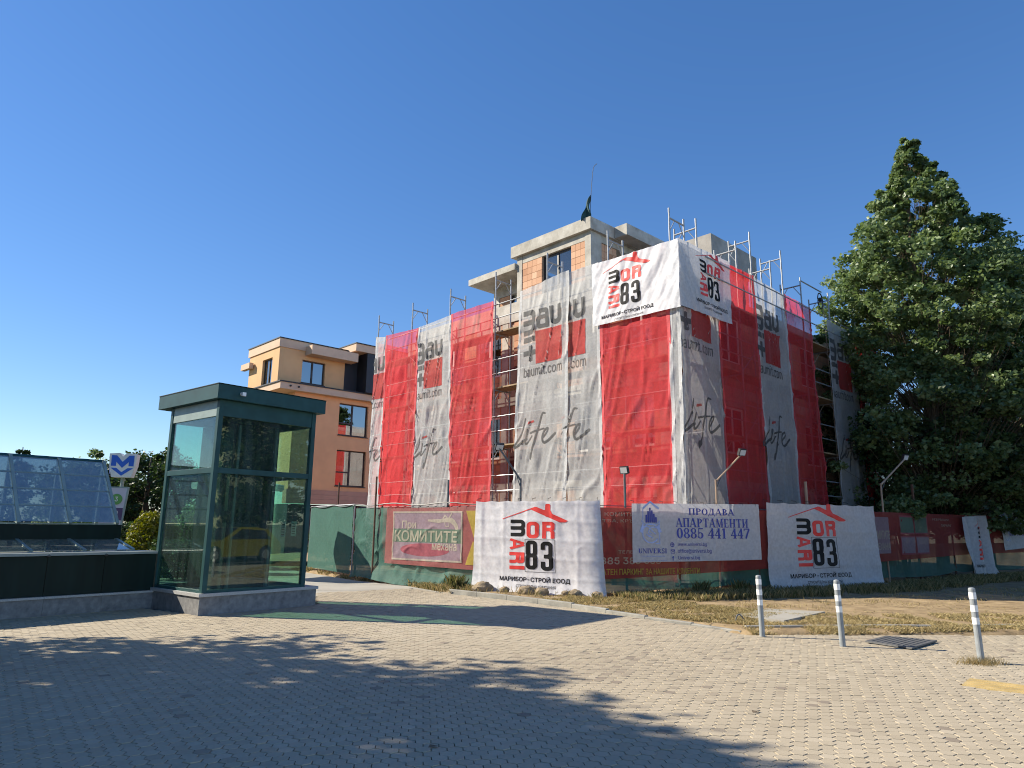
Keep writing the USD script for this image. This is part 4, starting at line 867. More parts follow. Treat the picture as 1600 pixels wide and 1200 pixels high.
# flats for sale banner
f = cloth(75, .15, fold=.035)
t = Thing("sale_banner", FQ(16.6, .8), "white banner offering flats for sale in blue letters with a phone number", "banner")
t.part("cloth", grid(f, 14.80, 18.55, lin(.80, .84), lin(2.16, 2.22), .03), tarp_m, smooth=True)
ux = lambda x: 14.80 + (x-981)/(1184-981)*3.75
zy = lambda y: 2.19 - (y-788)/92.*1.38
def R4(poly, x0, x1, y0, y1): return fit(poly, ux(x0), ux(x1), zy(y0), zy(y1))
prints(t, f, [("blue_lettering", unary_union([R4(serif("ПРОДАВА", 1), 1067, 1142, 808, 795), R4(serif("АПАРТАМЕНТИ", 1), 1046, 1164, 826, 811), R4(serif("0885 441 447", 1), 1047, 1166, 844, 827)]), ink_blue, .007),
              ("name_lettering", R4(serif("UNIVERSI", 1), 989, 1031, 867, 859), ink_blue, .007),
              ("contact_lines", unary_union([R4(txt("www.universi.bg", 1), 1048, 1094, 857, 850), R4(txt("office@universi.bg", 1), 1048, 1101, 868, 860), R4(txt("Universi.bg", 1), 1048, 1082, 878, 871)]), ink_blue, .007),
              ("small_print", unary_union([R4(txt("Недвижими имоти", 1), 994, 1028, 873, 870), R4(txt("Мечтаете да ви се случи", 1), 992, 1031, 879, 877)]), ink_lblue, .007)], .04)
# emblem: roof, towers, ring and shaking hands
ex, ez = ux(1008), zy(824)
em = [path([(ex-.20, ez+.40), (ex, ez+.56), (ex+.24, ez+.40)], .045), path([(ex-.20, ez+.42), (ex-.20, ez-.05)], .02), path([(ex+.24, ez+.12), (ex+.24, ez-.42), (ex+.12, ez-.42)], .02)]
tw = [sbox(ex-.13+.052*k, ez+.07, ex-.088+.052*k, ez+h) for k, h in enumerate((.25, .34, .42, .36, .28, .2))]
hands = [path(arcp, .03) for arcp in ([(ex+.22*math.cos(a), ez-.18+.22*math.sin(a)) for a in np.linspace(.1, 2*math.pi-.6, 30)],)]
hands += [Polygon([(ex-.30, ez-.14), (ex-.22, ez+.04), (ex-.17, ez-.02), (ex-.23, ez-.18)]), Polygon([(ex+.30, ez-.14), (ex+.22, ez+.04), (ex+.17, ez-.02), (ex+.23, ez-.18)])]
grip = [path(curve([(ex-.2, ez-.06), (ex-.08, ez-.02), (ex+.06, ez-.14), (ex+.14, ez-.2)]), .025), path(curve([(ex+.2, ez-.06), (ex+.02, ez-.04), (ex-.06, ez-.16), (ex+.02, ez-.2)]), .025), path([(ex-.12, ez-.2), (ex-.02, ez-.27)], .025), path([(ex-.06, ez-.22), (ex+.06, ez-.29)], .025)]
arcb = path([(ex+.24*math.cos(a), ez+.12+.10*math.sin(a)) for a in np.linspace(math.pi, 2*math.pi, 20)], .02)
icons = [Point(ux(1039.5), zy(853.5)).buffer(.055).difference(Point(ux(1039.5), zy(853.5)).buffer(.04)), path([(ux(1039.5)-.05, zy(853.5)), (ux(1039.5)+.05, zy(853.5))], .012), path([(ux(1039.5), zy(853.5)-.05), (ux(1039.5), zy(853.5)+.05)], .012)]
ib_ = sbox(ux(1037), zy(867), ux(1043), zy(861)); icons += [ib_.difference(ib_.buffer(-.012)), path([(ux(1037), zy(861)), (ux(1040), zy(864.5)), (ux(1043), zy(861))], .012), R4(txt("f", 1, True), 1038.5, 1041.5, 878, 871)]
prints(t, f, [("emblem", unary_union(em+hands+grip+[arcb]), ink_lblue, .007), ("emblem_towers", unary_union(tw), ink_blue, .008), ("icon", unary_union(icons), ink_blue, .007)], .04)
ties(t, f, 14.8, 18.5, 2.17, 10)
# crumpled banner and small sale banner at the right
def crumple(u, z, o=0.):
    v = .16*np.sin((u-29)*9+1.2*z) + .10*(meshkit.fbm(np.column_stack([u*4, z*.8, u*0]), 3, 81)-.5)
    return FQ(u, z, .22+o+v*.6)
t = Thing("site_banner", FQ(30.4, 0), "crumpled white banner with bunched red and black print at the right", "banner")
lo_ = lambda q: 29.95-.50*np.asarray(q)-.10*np.sin(np.asarray(q)*np.pi); hi_ = lambda q: 31.75-.62*np.asarray(q)-.12*np.sin(np.asarray(q)*np.pi)
t.part("cloth", grid(crumple, lo_, hi_, lin(.02, .14), lin(2.08, 2.16), .05), tarp_m, smooth=True)
sq = lambda q: affinity.translate(affinity.scale(affinity.skew(q, -8, 0, origin=(0, 0)), .52, 1.18, origin=(0, 0)), 30.35, .78)
prints(t, crumple, [("red_lettering", sq(LOGO_R), ink_red2, .012), ("black_lettering", sq(LOGO_B), ink_black, .012), ("company_line", sq(LOGO_T[0]), ink_black, .012)], .06)
f = cloth(85, .15, fold=.05)
t = Thing("sale_banner", FQ(33, 1), "small tilted white banner with blue lettering at the right edge", "banner")
tl = lambda u, z, o=0.: f(u+.10*(z-2.3)*-1, z-(u-33)*-.02, o)
t.part("cloth", grid(tl, 32.25, 33.85, lin(.96, 1.02), lin(2.28, 2.32), .05), tarp_m, smooth=True)
prints(t, tl, [("blue_lettering", unary_union([fit(serif("ПРОДАВА", 1), 32.75, 33.65, 1.98, 2.15), fit(serif("АПАРТАМЕНТИ", 1), 32.7, 33.75, 1.72, 1.9), fit(serif("0885 441 447", 1), 32.7, 33.75, 1.45, 1.65)]), ink_blue, .01),
               ("emblem", affinity.translate(affinity.scale(unary_union(em+hands+tw), .7, 1., origin=(ex, ez)), 32.5-ex, 1.7-ez), ink_lblue, .01)], .15)

# poles with floodlights on the fence
def pole(u, zt, mat, label, arm=None, head=None, off=-.02, r=.028):
    b = FQ(u, -.1, off); t = Thing("floodlight_pole" if head is not None else "fence_pole", FQ(u, 0, off), label, "pole" if head is None else "floodlight pole")
    top = FQ(u, zt, off)
    t.part("post", MB().tube([b, top], r, 8), mat)
    tv = FQ(u+.05, 0)-FQ(u-.05, 0); tv /= np.linalg.norm(tv); nv = V(tv[1], -tv[0], 0)
    e = top
    if arm is not None:
        e = top + tv*arm[0] + UP*arm[1] + nv*arm[2]; t.part("arm", MB().tube([top-UP*.05, e], r*.9, 8), mat)
        t.part("bracket", MB().tube([top-UP*.25, top+(e-top)*.25], .012, 6), darksteel)
    if head is not None:
        d = V(*head); d /= np.linalg.norm(d); x = np.cross(UP, d); x /= np.linalg.norm(x); y = np.cross(d, x)
        c = e + UP*.04
        h = t.part("lamp_head", MB().box(c, (.22, .07, .18), (x, d, y)), black_m)
        t.part("lamp_glass", MB().box(c+d*.04, (.18, .012, .14), (x, d, y)), lamp_m, parent=h)
        t.part("lamp_bracket", MB().box(c-d*.05-y*.06, (.05, .05, .12), (x, d, y)), darksteel)
pole(6.83, 2.98, rust_m, "thin rusty pole before the green net left of the restaurant banner", off=.10)
pole(3.64, 2.95, rust_m, "short rusty pole top showing behind the framed wire panel")
pole(9.58, 2.80, darksteel, "dark pole top rising behind the restaurant banner")
pole(11.91, 2.78, darksteel, "dark pole with a leaning arm and floodlight above the sunlit white banner", (-.30, .72, .55), (.3, -.8, -.6))
pole(14.72, 2.92, darksteel, "straight dark pole with a black floodlight at the fence corner", None, (-.6, -.7, -.3))
pole(17.38, 2.82, wood_m, "timber pole with a rising arm and lamp above the flats-for-sale banner", (.62, .66, .3), (.4, -.8, -.4), r=.026)
pole(20.49, 2.88, wood_m, "bare timber pole behind the shaded white banner", r=.04)
pole(23.99, 2.98, wood_m, "timber pole with a long rising arm and lamp before the tall tree", (1.05, .78, .35), (.4, -.8, -.4), r=.027)
pole(26.25, 3.05, rust_m, "thin reddish pole under the tall tree", r=.04)

# ---------------------------------------------------------------- bollards, cover, slab, rubble
def bollard(loc, label, lean):
    t = Thing("bollard", loc, label, "bollard", "striped bollards along the pavement edge")
    L = V(lean[0], lean[1], 1.); ax = lambda z: V(*loc) + L*z
    t.part("post", MB().tube([ax(-.1), ax(.88)], .040, 16), grey_m)
    t.part("cap", MB().tube([ax(.88), ax(.897), ax(.905)], [.041, .036, .012], 16), grey_m)
    for z in (.46, .61, .765): t.part("white_band", MB().tube([ax(z), ax(z+.082)], .0418, 16, False), white_m)
    return t
bollard((3.84, 11.10, 0), "striped grey bollard before the flats-for-sale banner, farthest of the three", (-.012, 0))
bollard((4.68, 10.29, 0), "striped grey bollard beside the iron cover plate, middle of the three", (-.02, 0))
b3 = bollard((5.87, 9.15, 0), "striped grey bollard with dry grass at its foot, nearest of the three", (-.02, 0))
c = V(5.71, 10.58, 0)
t = Thing("cover_plate", c, "square dark iron cover plate lying tilted on the pavers", "cover plate")
q = [V(5.15, 10.6, .035), V(5.72, 11.11, .02), V(6.27, 10.73, .03), V(5.51, 10.04, .035)]
pm = MB(); pm.prism(Polygon([p[:2] for p in q]), .012, .034); t.part("plate", pm, iron_m)
rib = MB()
for k in range(1, 9):
    a = q[0]+(q[3]-q[0])*k/9; b = q[1]+(q[2]-q[1])*k/9; rib.beam(V(*(a+(b-a)*.05)[:2], .037), V(*(a+(b-a)*.95)[:2], .037), .012, .006)
t.part("rib", rib, iron_m)
t = solo("concrete_slab", MB().prism(Polygon([(4.02, 13.05), (5.0, 14.15), (5.97, 13.75), (4.65, 12.35)]), -.05, .085), path_m, "flat pale concrete slab in the dry grass behind the farthest bollard", "slab")
solo("wire_loop", MB().tube(curve([(3.86, 12.45, .03), (3.89, 12.46, .13), (3.95, 12.48, .16), (4.02, 12.50, .08), (4.05, 12.52, .03)]), .010, 6), darksteel, "small bent wire loop sticking out of the grass by the slab", "wire")
random.seed(8)
def stone(c, r, name, label, cat, group, seed):
    m_ = trimesh.creation.icosphere(2, 1.0); v = np.array(m_.vertices); n = meshkit.fbm(v*1.6+seed*3.1, 3, seed)
    v = v*(.62+.75*n)[:, None]*np.array(r); solo(name, (v+np.array(c), np.array(m_.faces)), stone_m, label, cat, group)
for i, (u, off, r, lab) in enumerate([(11.12, .42, (.26, .20, .17), "large lump of rubble on the lower left of the sunlit white banner"), (12.35, .40, (.22, .16, .14), "brown rubble lump under the company line of the sunlit banner"),
        (12.72, .40, (.17, .13, .12), "dark rubble lump beside the brown one at the banner's foot"), (13.30, .36, (.10, .08, .07), "small stone at the foot of the sunlit banner"), (13.55, .36, (.16, .12, .10), "pale stone near the right foot of the sunlit banner"), (13.95, .34, (.12, .10, .09), "stone at the right corner of the sunlit banner"), (11.75, .42, (.12, .1, .08), "small rubble piece between the large lumps at the banner's foot")]):
    stone(FQ(u, .10, off), r, "rubble_stone", lab, "stone", None, i+1)
for i, (u, off) in enumerate([(19.5, .42), (20.1, .45), (20.9, .4), (21.7, .42), (22.4, .4), (22.9, .38)]):
    stone(FQ(u, .08, off), (.16, .12, .10), "rubble_stone", ("leftmost", "second from left", "third from left", "fourth from left", "fifth from left", "rightmost")[i] + " dark rubble lump along the foot of the shaded white banner", "stone", "rubble on the shaded banner", i+21)

# ---------------------------------------------------------------- grass
rng = np.random.default_rng(21)
def blades(x, y, h, tone, lean=.5, w=.006):
    n = len(x); z = np.maximum(ver_z(x, y), -.01) - .01
    a = rng.uniform(0, 2*np.pi, n); l = h*rng.uniform(.1, lean, n)*1.4; b = rng.uniform(0, 2*np.pi, n)
    wx, wy = np.cos(a)*w, np.sin(a)*w
    v = np.stack([np.stack([x-wx, y-wy, z], -1), np.stack([x+wx, y+wy, z], -1), np.stack([x+np.cos(b)*l*.4+wx*.6, y+np.sin(b)*l*.4+wy*.6, z+h*.62], -1), np.stack([x+np.cos(b)*l, y+np.sin(b)*l, z+h*.95], -1)], 1)
    f = (np.array([(0, 1, 2), (0, 2, 3)])[None] + (np.arange(n)*4)[:, None, None]).reshape(-1, 3)
    return v.reshape(-1, 3), f, np.repeat(np.clip(tone, 0, 1), 4)
gv, gf, gt, gn = [], [], [], 0
def grow(x, y, h, tone, **k):
    global gn
    ok = shapely.contains_xy(VER, x, y); x, y, h, tone = x[ok], y[ok], h[ok], tone[ok]
    v, f, t_ = blades(x, y, h, tone, **k); gv.append(v); gf.append(f+gn); gt.append(t_); gn += len(v)
def clumpy(n, fx, thr, seed, sc=1.2):
    x, y = fx(n); d = meshkit.fbm(np.column_stack([x*sc, y*sc, x*0]), 3, seed); k = d > thr + rng.uniform(-.1, .1, n); return x[k], y[k]
def along(pts, w0, w1):
    ls = LineString(pts)
    def f(n):
        s = rng.uniform(0, ls.length, n); p = shapely.line_interpolate_point(ls, s); q = shapely.line_interpolate_point(ls, np.minimum(s+.05, ls.length+.05)); p0 = shapely.line_interpolate_point(ls, np.maximum(s-.05, 0))
        xy, t0 = shapely.get_coordinates(p), shapely.get_coordinates(q)-shapely.get_coordinates(p0); t0 /= np.linalg.norm(t0, axis=1, keepdims=True)+1e-9
        o = rng.uniform(w0, w1, n); return xy[:, 0]-t0[:, 1]*o, xy[:, 1]+t0[:, 0]*o
    return f
edge_l = [(3.75, 11.45), (5.3, 11.65), (6.9, 11.85), (8.7, 12.05), (12, 12.35)]
x, y = clumpy(30000, along(edge_l, -.22, .28), .44, 3, 2.4); grow(x, y, rng.uniform(.02, .07, len(x)), rng.normal(.74, .18, len(x)), lean=1.)           # strip before the kerb
x, y = clumpy(60000, along([(3.9, 11.95), (8.7, 12.4), (13, 12.9)], 0, 1.5), .49, 4, 2.2); grow(x, y, rng.uniform(.02, .07, len(x)), rng.normal(.74, .2, len(x)), lean=1.)
x, y = clumpy(60000, along([(.3, 15.9), (1.4, 14.7), (2.4, 13.35), (3.3, 12.35), (3.9, 11.9)], .05, 2.4), .47, 5, 2.0); grow(x, y, rng.uniform(.02, .08, len(x)), rng.normal(.66, .2, len(x)), lean=1.)
fence_l = [tuple(FQ(u)[:2]) for u in np.linspace(5.5, 34, 60)]
x, y = clumpy(46000, along(fence_l, -1.1, .1), .50, 6, 2.2); k_ = ~shapely.contains_xy(Polygon([tuple(FQ(10.9, 0, -.3)[:2]), tuple(FQ(10.9, 0, 1.5)[:2]), tuple(FQ(13.9, 0, 1.5)[:2]), tuple(FQ(13.9, 0, -.3)[:2])]), x, y) | (rng.uniform(size=len(x)) < .12); x, y = x[k_], y[k_]; grow(x, y, rng.uniform(.05, .20, len(x)), rng.normal(.50, .24, len(x)))
x, y = clumpy(40000, along([tuple(FQ(u)[:2]) for u in np.linspace(14.2, 36, 60)], -1.5, -.1), .46, 7, 2.6); grow(x, y, rng.uniform(.05, .22, len(x)), rng.normal(.46, .25, len(x)))
x, y = clumpy(16000, along([tuple(FQ(u)[:2]) for u in np.linspace(.5, 11, 40)], -.7, .0), .50, 8, 2.6); grow(x, y, rng.uniform(.04, .14, len(x)), rng.normal(.5, .25, len(x)))
x, y = clumpy(9000, along([(4, 16.6), (6.5, 17.6), (10.2, 19.3), (15, 23)], -2.8, 0.), .62, 9, 1.6); grow(x, y, rng.uniform(.03, .09, len(x)), rng.normal(.7, .15, len(x)))
for (u, o) in ((10.3, .35), (10.15, .3), (16.4, .5), (17.6, .45)):
    p = FQ(u, 0, o); n = 170; grow(p[0]+rng.normal(0, .10, n), p[1]+rng.normal(0, .08, n), rng.uniform(.15, .42, n), rng.normal(.25, .15, n), lean=.35, w=.008)
solo("dry_grass", (np.vstack(gv), np.vstack(gf)), grass_m, "dry straw-coloured grass with green tufts on the verge below the fence", "grass", kind="stuff", tone=np.concatenate(gt))
n = 420; x = 5.87+rng.normal(-.05, .13, n); y = 9.12+rng.normal(-.02, .06, n); h = rng.uniform(.03, .11, n); a = rng.uniform(0, 6.28, n); l = h*rng.uniform(.2, 1.2, n)
v = np.stack([np.stack([x-.004, y, 0*x], -1), np.stack([x+.004, y, 0*x], -1), np.stack([x+np.cos(a)*l, y+np.sin(a)*l, h], -1)], 1).reshape(-1, 3)
solo("dry_tuft", (v, np.arange(3*n).reshape(-1, 3)), grass_m, "small dry tuft of grass at the foot of the nearest bollard", "grass tuft", kind="stuff", tone=np.repeat(rng.normal(.75, .15, n).clip(0, 1), 3))
n = 7000; ls_ = LineString([(1.6, 15.4), (3.4, 13.2), (5, 13.6), (9, 14.6), (14, 16)]); x = rng.uniform(.8, 17, n); y = rng.uniform(11.6, 21, n); ok = shapely.contains_xy(VER, x, y) & (meshkit.fbm(np.column_stack([x*1.2, y*1.2, 0*x]), 3, 15) > .45); x, y = x[ok], y[ok]; n = len(x)
a = rng.uniform(0, 6.28, n); q = rng.uniform(.012, .035, n); z = np.maximum(ver_z(x, y), -.01)+.006
v = np.stack([np.stack([x+np.cos(a+k)*q*w, y+np.sin(a+k)*q*w, z+rng.uniform(0, .012, n)], -1) for k, w in ((0, 1.3), (1.9, .7), (3.14, 1.1), (4.4, .7))], 1).reshape(-1, 3)
solo("leaf_litter", (v, (np.array([(0, 1, 2), (0, 2, 3)])[None]+(np.arange(n)*4)[:, None, None]).reshape(-1, 3)), grass_m, "scattered dead leaves and twigs on the bare soil of the verge", "leaf litter", kind="stuff", tone=np.repeat(rng.uniform(.35, 1, n), 4))
# litter: fallen leaves and scraps
for i, (x, y, lab) in enumerate([(6.75, 6.9, "small white scrap of paper on the pavers at lower right"), (-.55, 11.1, "dry leaf on the sunlit pavers before the sunlit white banner"), (-.55, 5.55, "dark leaf on the shaded pavers at the bottom of the picture"), (2.2, 6.65, "dry leaf on the pavers near the tip of the tree shade")]):
    s = .035; v = np.array([(x-s, y-s*.6, .006), (x+s, y-s*.4, .014), (x+s*.8, y+s*.7, .006), (x-s*.7, y+s*.6, .016), (x, y, .012)])
    solo("paper_scrap" if i == 0 else "fallen_leaf", (v, np.array([(0, 1, 4), (1, 2, 4), (2, 3, 4), (3, 0, 4)])), white_m if i == 0 else bark_m, lab or "dry brown leaf lying on the pavers", "litter" if i == 0 else "leaf", None)

# ---------------------------------------------------------------- orange house
OC = V(-13.25, 38.51, 0)
ob_ = Thing("orange_house", OC, "orange rendered apartment house with a setback attic and flat roof behind the kiosk", "house")
def obx(s0, s1, t0, t1, z0, z1, m_=None): return (m_ or MB()).span(OC+B1*s0+B2*t0+UP*z0, B1*(s1-s0), B2*(t1-t0), UP*(z1-z0))
def holed(face, a0, a1, z0, z1, wins, mk):
    "wall strip with openings; mk(a0,a1,z0,z1) adds a piece"
    cur = a0
    for (p, q, lo, hi) in sorted(wins):
        mk(cur, p, z0, z1); mk(p, q, z0, lo); mk(p, q, hi, z1); cur = q
    mk(cur, a1, z0, z1)
def owin(P, nrm_, ax, p, q, lo, hi, cur=False, transom=None):
    "window: frame, mullion, panes (and a curtain) set back in the opening; P is the wall's outer origin"
    o = lambda a, z, d: P + ax*a + UP*z - nrm_*d
    b = lambda m_, a0, a1, z0, z1, d0, d1: m_.span(o(a0, z0, d0), ax*(a1-a0), -nrm_*(d1-d0), UP*(z1-z0))
    f_ = MB(); e = .07
    b(f_, p, p+e, lo, hi, .14, .22); b(f_, q-e, q, lo, hi, .14, .22); b(f_, p+e, q-e, lo, lo+e, .14, .22); b(f_, p+e, q-e, hi-e, hi, .14, .22); mid = p+(q-p)*.48
    b(f_, mid-.05, mid+.05, lo+e, hi-e, .13, .21)
    if transom: b(f_, p+e, mid-.05, transom-.04, transom+.04, .135, .215)
    w = ob_.part("window", f_, winfr_m)
    ob_.part("pane", b(MB(), p+e, mid-.05, lo+e, hi-e, .17, .18), M_owin, parent=w); ob_.part("pane", b(MB(), mid+.05, q-e, lo+e, hi-e, .17, .18), M_owin, parent=w)
    ob_.part("sill", b(MB(), p-.04, q+.04, lo-.05, lo-.002, -.05, .12), winfr_m, parent=w)
M_owin = M_pane("house_window", (.16, .17, .18), .34, .0)
NR, NL = -B2, -B1
# attic
WR_ = [(1.43, 2.9, 9.62, 10.98)]
holed(None, .26, 4.2, 9.45, 11.5, WR_, lambda a, b, z0, z1: ob_.part("attic_wall", obx(a, b, .0, .25, z0, z1), ochre_m))
holed(None, 0, 4.0, 9.45, 11.5, [(.85, 2.15, 9.45, 11.02)], lambda a, b, z0, z1: (z1-z0 > .01) and ob_.part("attic_wall", obx(0, .258, a, b, z0, z1), ochre_m))
owin(OC, NR, B1, *WR_[0]); owin(OC, NL, B2, .85, 2.15, 9.46, 11.02)
ob_.part("attic_interior", obx(.6, 3.9, .6, 3.9, 9.5, 11.4), inner_m)
ob_.part("parapet", obx(-.06, 4.3, -.06, 4.15, 11.503, 12.0), cream_m); ob_.part("parapet_flashing", obx(-.10, 4.34, -.10, 4.19, 12.002, 12.06), anth_m)
ob_.part("eaves", obx(1.55, 4.6, -.85, -.062, 11.22, 11.75), cream_m)
ob_.part("eaves", obx(-.32, -.062, 3.3, 4.5, 10.7, 11.05), cream_m)
ob_.part("dark_cladding", obx(4.203, 9, .2, 6, 9.45, 11.9), anth_m); ob_.part("dark_cladding", obx(5.2, 9, -.9, .198, 9.45, 11.9), anth_m)
ob_.part("parapet", obx(4.35, 9.1, -.95, 6.1, 11.902, 12.35), cream_m); ob_.part("parapet_flashing", obx(4.32, 9.13, -1.0, 6.13, 12.352, 12.41), anth_m)
# cornice and main storeys
ob_.part("cornice", obx(-.1, 10, -.62, 7, 9.0, 9.38), cream_m); ob_.part("cornice_flashing", obx(-.16, 10.04, -.68, 7.04, 9.382, 9.447), anth_m)
for s in (.5, 1.0): ob_.part("downlight", MB().tube([OC+B1*s-B2*.62+UP*9.2, OC+B1*s-B2*.70+UP*9.2], .05, 10), black_m)
ws = [(3.95, 5.85, 6.80, 8.72), (4.05, 5.85, 3.80, 5.92)]
holed(None, 1.0, 3.9, 3.5, 8.997, [], lambda a, b, z0, z1: ob_.part("wall", obx(a, b, -.2, .1, z0, z1), orange_m))
ob_.part("wall", obx(5.9, 10, -.2, .1, 3.5, 8.997), orange_m)
for lo, hi in ((3.5, 3.8), (5.92, 6.8), (8.72, 8.997)): ob_.part("wall", obx(3.9, 5.9, -.2, .1, lo, hi), orange_m)
ob_.part("wall", obx(1.0, 1.3, .102, 7, 3.5, 8.997), orange_m)
for lo, hi, tr in ((6.80, 8.72, 7.55), (3.80, 5.92, 4.62)): owin(OC-B2*.2, NR, B1, 3.90, 5.90, lo, hi, transom=tr)
ob_.part("interior", obx(3.5, 9.5, .5, 6, 3.6, 8.9), inner_m)
for k in range(3): ob_.part("stone_band", obx(.9, 10.05, -.3+.01*k, .2, 2.72+.26*k, 2.975+.26*k), pink_m)
ob_.part("ground_floor", obx(1.4, 9.8, .5, 6.5, -.2, 2.70), anth_m)

# ---------------------------------------------------------------- trees and shrubs
def leaves(pts, size, rng, tone, flat=.5):
    n = len(pts); a = rng.normal(size=(n, 3)); a[:, 2] *= flat; a /= np.linalg.norm(a, axis=1, keepdims=True)
    b = rng.normal(size=(n, 3)); b -= (b*a).sum(1, keepdims=True)*a; b /= np.linalg.norm(b, axis=1, keepdims=True); c = np.cross(a, b)
    s = size*rng.uniform(.6, 1.25, n)[:, None]
    v = np.stack([pts-a*s*.5, pts+b*s*.42-a*s*.05+c*s*.06, pts+a*s*.55-c*s*.05, pts-b*s*.42-a*s*.05+c*s*.06], 1)
    f = (np.array([(0, 1, 2), (0, 2, 3)])[None] + (np.arange(n)*4)[:, None, None]).reshape(-1, 3)
    return v.reshape(-1, 3), f, np.repeat(np.clip(tone, 0, 1), 4)
def tree(name, base, H, prof, nclus, nleaf, size, label, cat, seed, leaf, bark, r0=.18, lean=(0, 0), z0=.12, group=None, upw=.5, spread=.34, gap=.0):
    """prof: [(share of height, radius)] of the crown; clumps of leaves sit on limbs that leave a tapered trunk"""
    rng = np.random.default_rng(seed); base = V(*base); th = Thing(name, base, label, cat, group)
    ax = lambda t: base + UP*H*t + V(lean[0], lean[1], 0)*H*t
    tt = np.linspace(-.01, .95, 12); wob = np.cumsum(rng.normal(0, .025, (12, 2)), 0)*min(1, H/8)
    tp = np.array([ax(t)+V(*w, 0) for t, w in zip(tt, wob)]); tr = r0*(1-tt.clip(0))**.8+.012
    th.part("trunk", MB().tube(tp, tr, 9), bark, smooth=True)
    ps, pr_ = np.array([p[0] for p in prof]), np.array([p[1] for p in prof])
    h = rng.uniform(ps[0], ps[-1], nclus*3); w = np.interp(h, ps, pr_); h = h[rng.uniform(0, pr_.max(), len(h)) < w+.15*pr_.max()][:nclus]
    R = np.interp(h, ps, pr_); k = len(h); a = rng.uniform(0, 2*np.pi, k); rr = R*np.sqrt(rng.uniform(.12, 1, k))
    lump = 1+.30*(meshkit.noise(np.column_stack([np.cos(a)*1.6, np.sin(a)*1.6, h*7])+seed, seed)-.5)*2
    rr = rr*lump*np.where(rng.uniform(size=k) < .16, rng.uniform(1.05, 1.28, k), 1.)
    ctr = np.array([ax(t) for t in h]) + np.column_stack([np.cos(a)*rr, np.sin(a)*rr, rng.normal(0, .1, k)])
    limb = MB()
    for i in range(k):
        if i % 3 and rr[i] < .5*R[i]: continue
        t0 = max(z0*.9+rng.uniform(0, .10), h[i]-upw*rr[i]/H-.02); t0 = min(t0, h[i]); p0 = ax(t0); mid = p0*.5+ctr[i]*.5-UP*.08*rr[i]
        rb_ = max(.007, r0*.17*(1-t0)*(.4+.6*rng.uniform())); limb.tube([p0, mid, ctr[i]], [rb_, rb_*.6, .004], 5, False)
    th.part("limbs", limb, bark, smooth=True)
    cl = rng.integers(0, k, nleaf); sd_ = spread*rng.uniform(.55, 1.25, k)*np.clip(R/(.55*pr_.max()), .42, 1)
    off = rng.normal(size=(nleaf, 3)); off /= np.linalg.norm(off, axis=1, keepdims=True); off *= (rng.uniform(0, 1, nleaf)**.5)[:, None]*sd_[cl][:, None]*np.array([1.15, 1.15, .75])
    pts = ctr[cl]+off
    tone = .5 + .16*rng.standard_normal(k)[cl] + .14*rng.standard_normal(nleaf)
    v, f, t_ = leaves(pts, size, rng, tone); th.part("crown", (v, f), leaf, tone=t_)
    return th
tree("poplar_tree", (16.3, 27.0, 0), 17.9, [(.09, 3.0), (.16, 4.3), (.33, 4.6), (.50, 4.1), (.66, 3.15), (.78, 2.15), (.90, 1.05), (.96, .5), (1.0, .12)], 1150, 140000, .165,
     "tall conical poplar rising behind the fence at the right", "tree", 4, leaf_m, bark_m, .22, (.028, 0), .08, upw=1.2, spread=.46)
tree("poplar_tree", (22.9, 30.4, 0), 15.0, [(.08, 2.8), (.2, 3.8), (.5, 3.8), (.75, 2.7), (.92, 1.3), (1, .3)], 520, 64000, .19,
     "darker broad poplar cut by the right edge of the picture", "tree", 9, leaf_d, bark_m, .2, (-.01, 0), .08, upw=1.3, spread=.55)
tree("leafy_tree", (13.0, 27.5, 0), 7.0, [(.32, 2.0), (.45, 2.6), (.7, 2.0), (1, .5)], 120, 14000, .16, "low dark tree filling the space under the tall poplar", "tree", 12, leaf_d, bark_m, .14, spread=.55)
tree("leafy_tree", (17.6, 27.2, 0), 6.4, [(.34, 2.2), (.45, 2.8), (.7, 2.2), (1, .5)], 120, 14000, .16, "low dark tree between the two poplars", "tree", 13, leaf_d, bark_m, .14, spread=.55)
tree("leafy_tree", (18.2, 27.0, 0), 5.6, [(.45, .7), (.6, 1.1), (.8, 1.1), (1, .4)], 36, 2600, .15, "light green young crown catching the sun low in front of the poplars", "tree", 14, leaf_m, bark_m, .07, z0=.3, spread=.42)
p = FQ(24.05, 0, -.35)
t = Thing("old_trunk", p, "pale sunlit bare trunk behind the red mesh banner", "tree")
t.part("trunk", MB().tube([p+V(.12, 0, -.1), p+V(.05, 0, .4), p+V(0, 0, 1.0), p+V(-.06, 0, 1.6), p+V(-.1, 0, 2.12)], [.20, .16, .15, .14, .13], 10), bark_l, smooth=True)
def shrub(name, c, r, nleaf, size, leaf, label, cat, seed, stems=9, box_=False):
    rng = np.random.default_rng(seed); c = V(*c); th = Thing(name, (c[0], c[1], 0), label, cat)
    m_ = MB()
    for i in range(stems):
        a = rng.uniform(0, 6.28); m_.tube([V(c[0], c[1], 0), c+V(math.cos(a)*r[0]*.5, math.sin(a)*r[1]*.5, 0), c+V(math.cos(a)*r[0]*.8, math.sin(a)*r[1]*.8, r[2]*rng.uniform(.1, .7))], [.03, .02, .006], 5, False)
    th.part("stems", m_, bark_m)
    d = rng.normal(size=(nleaf, 3)); d /= np.linalg.norm(d, axis=1, keepdims=True)
    if box_: d /= np.abs(d).max(1, keepdims=True)
    rad = rng.uniform(.35, 1, nleaf)**.45*(1+.5*(meshkit.fbm(d*2.2+seed, 3, seed)-.5)*(0.15 if box_ else 1))
    pts = c + d*rad[:, None]*np.array(r); k = pts[:, 2] > .05
    v, f, t_ = leaves(pts[k], size, rng, .5+.2*rng.standard_normal(k.sum())); th.part("foliage", (v, f), leaf, tone=t_)
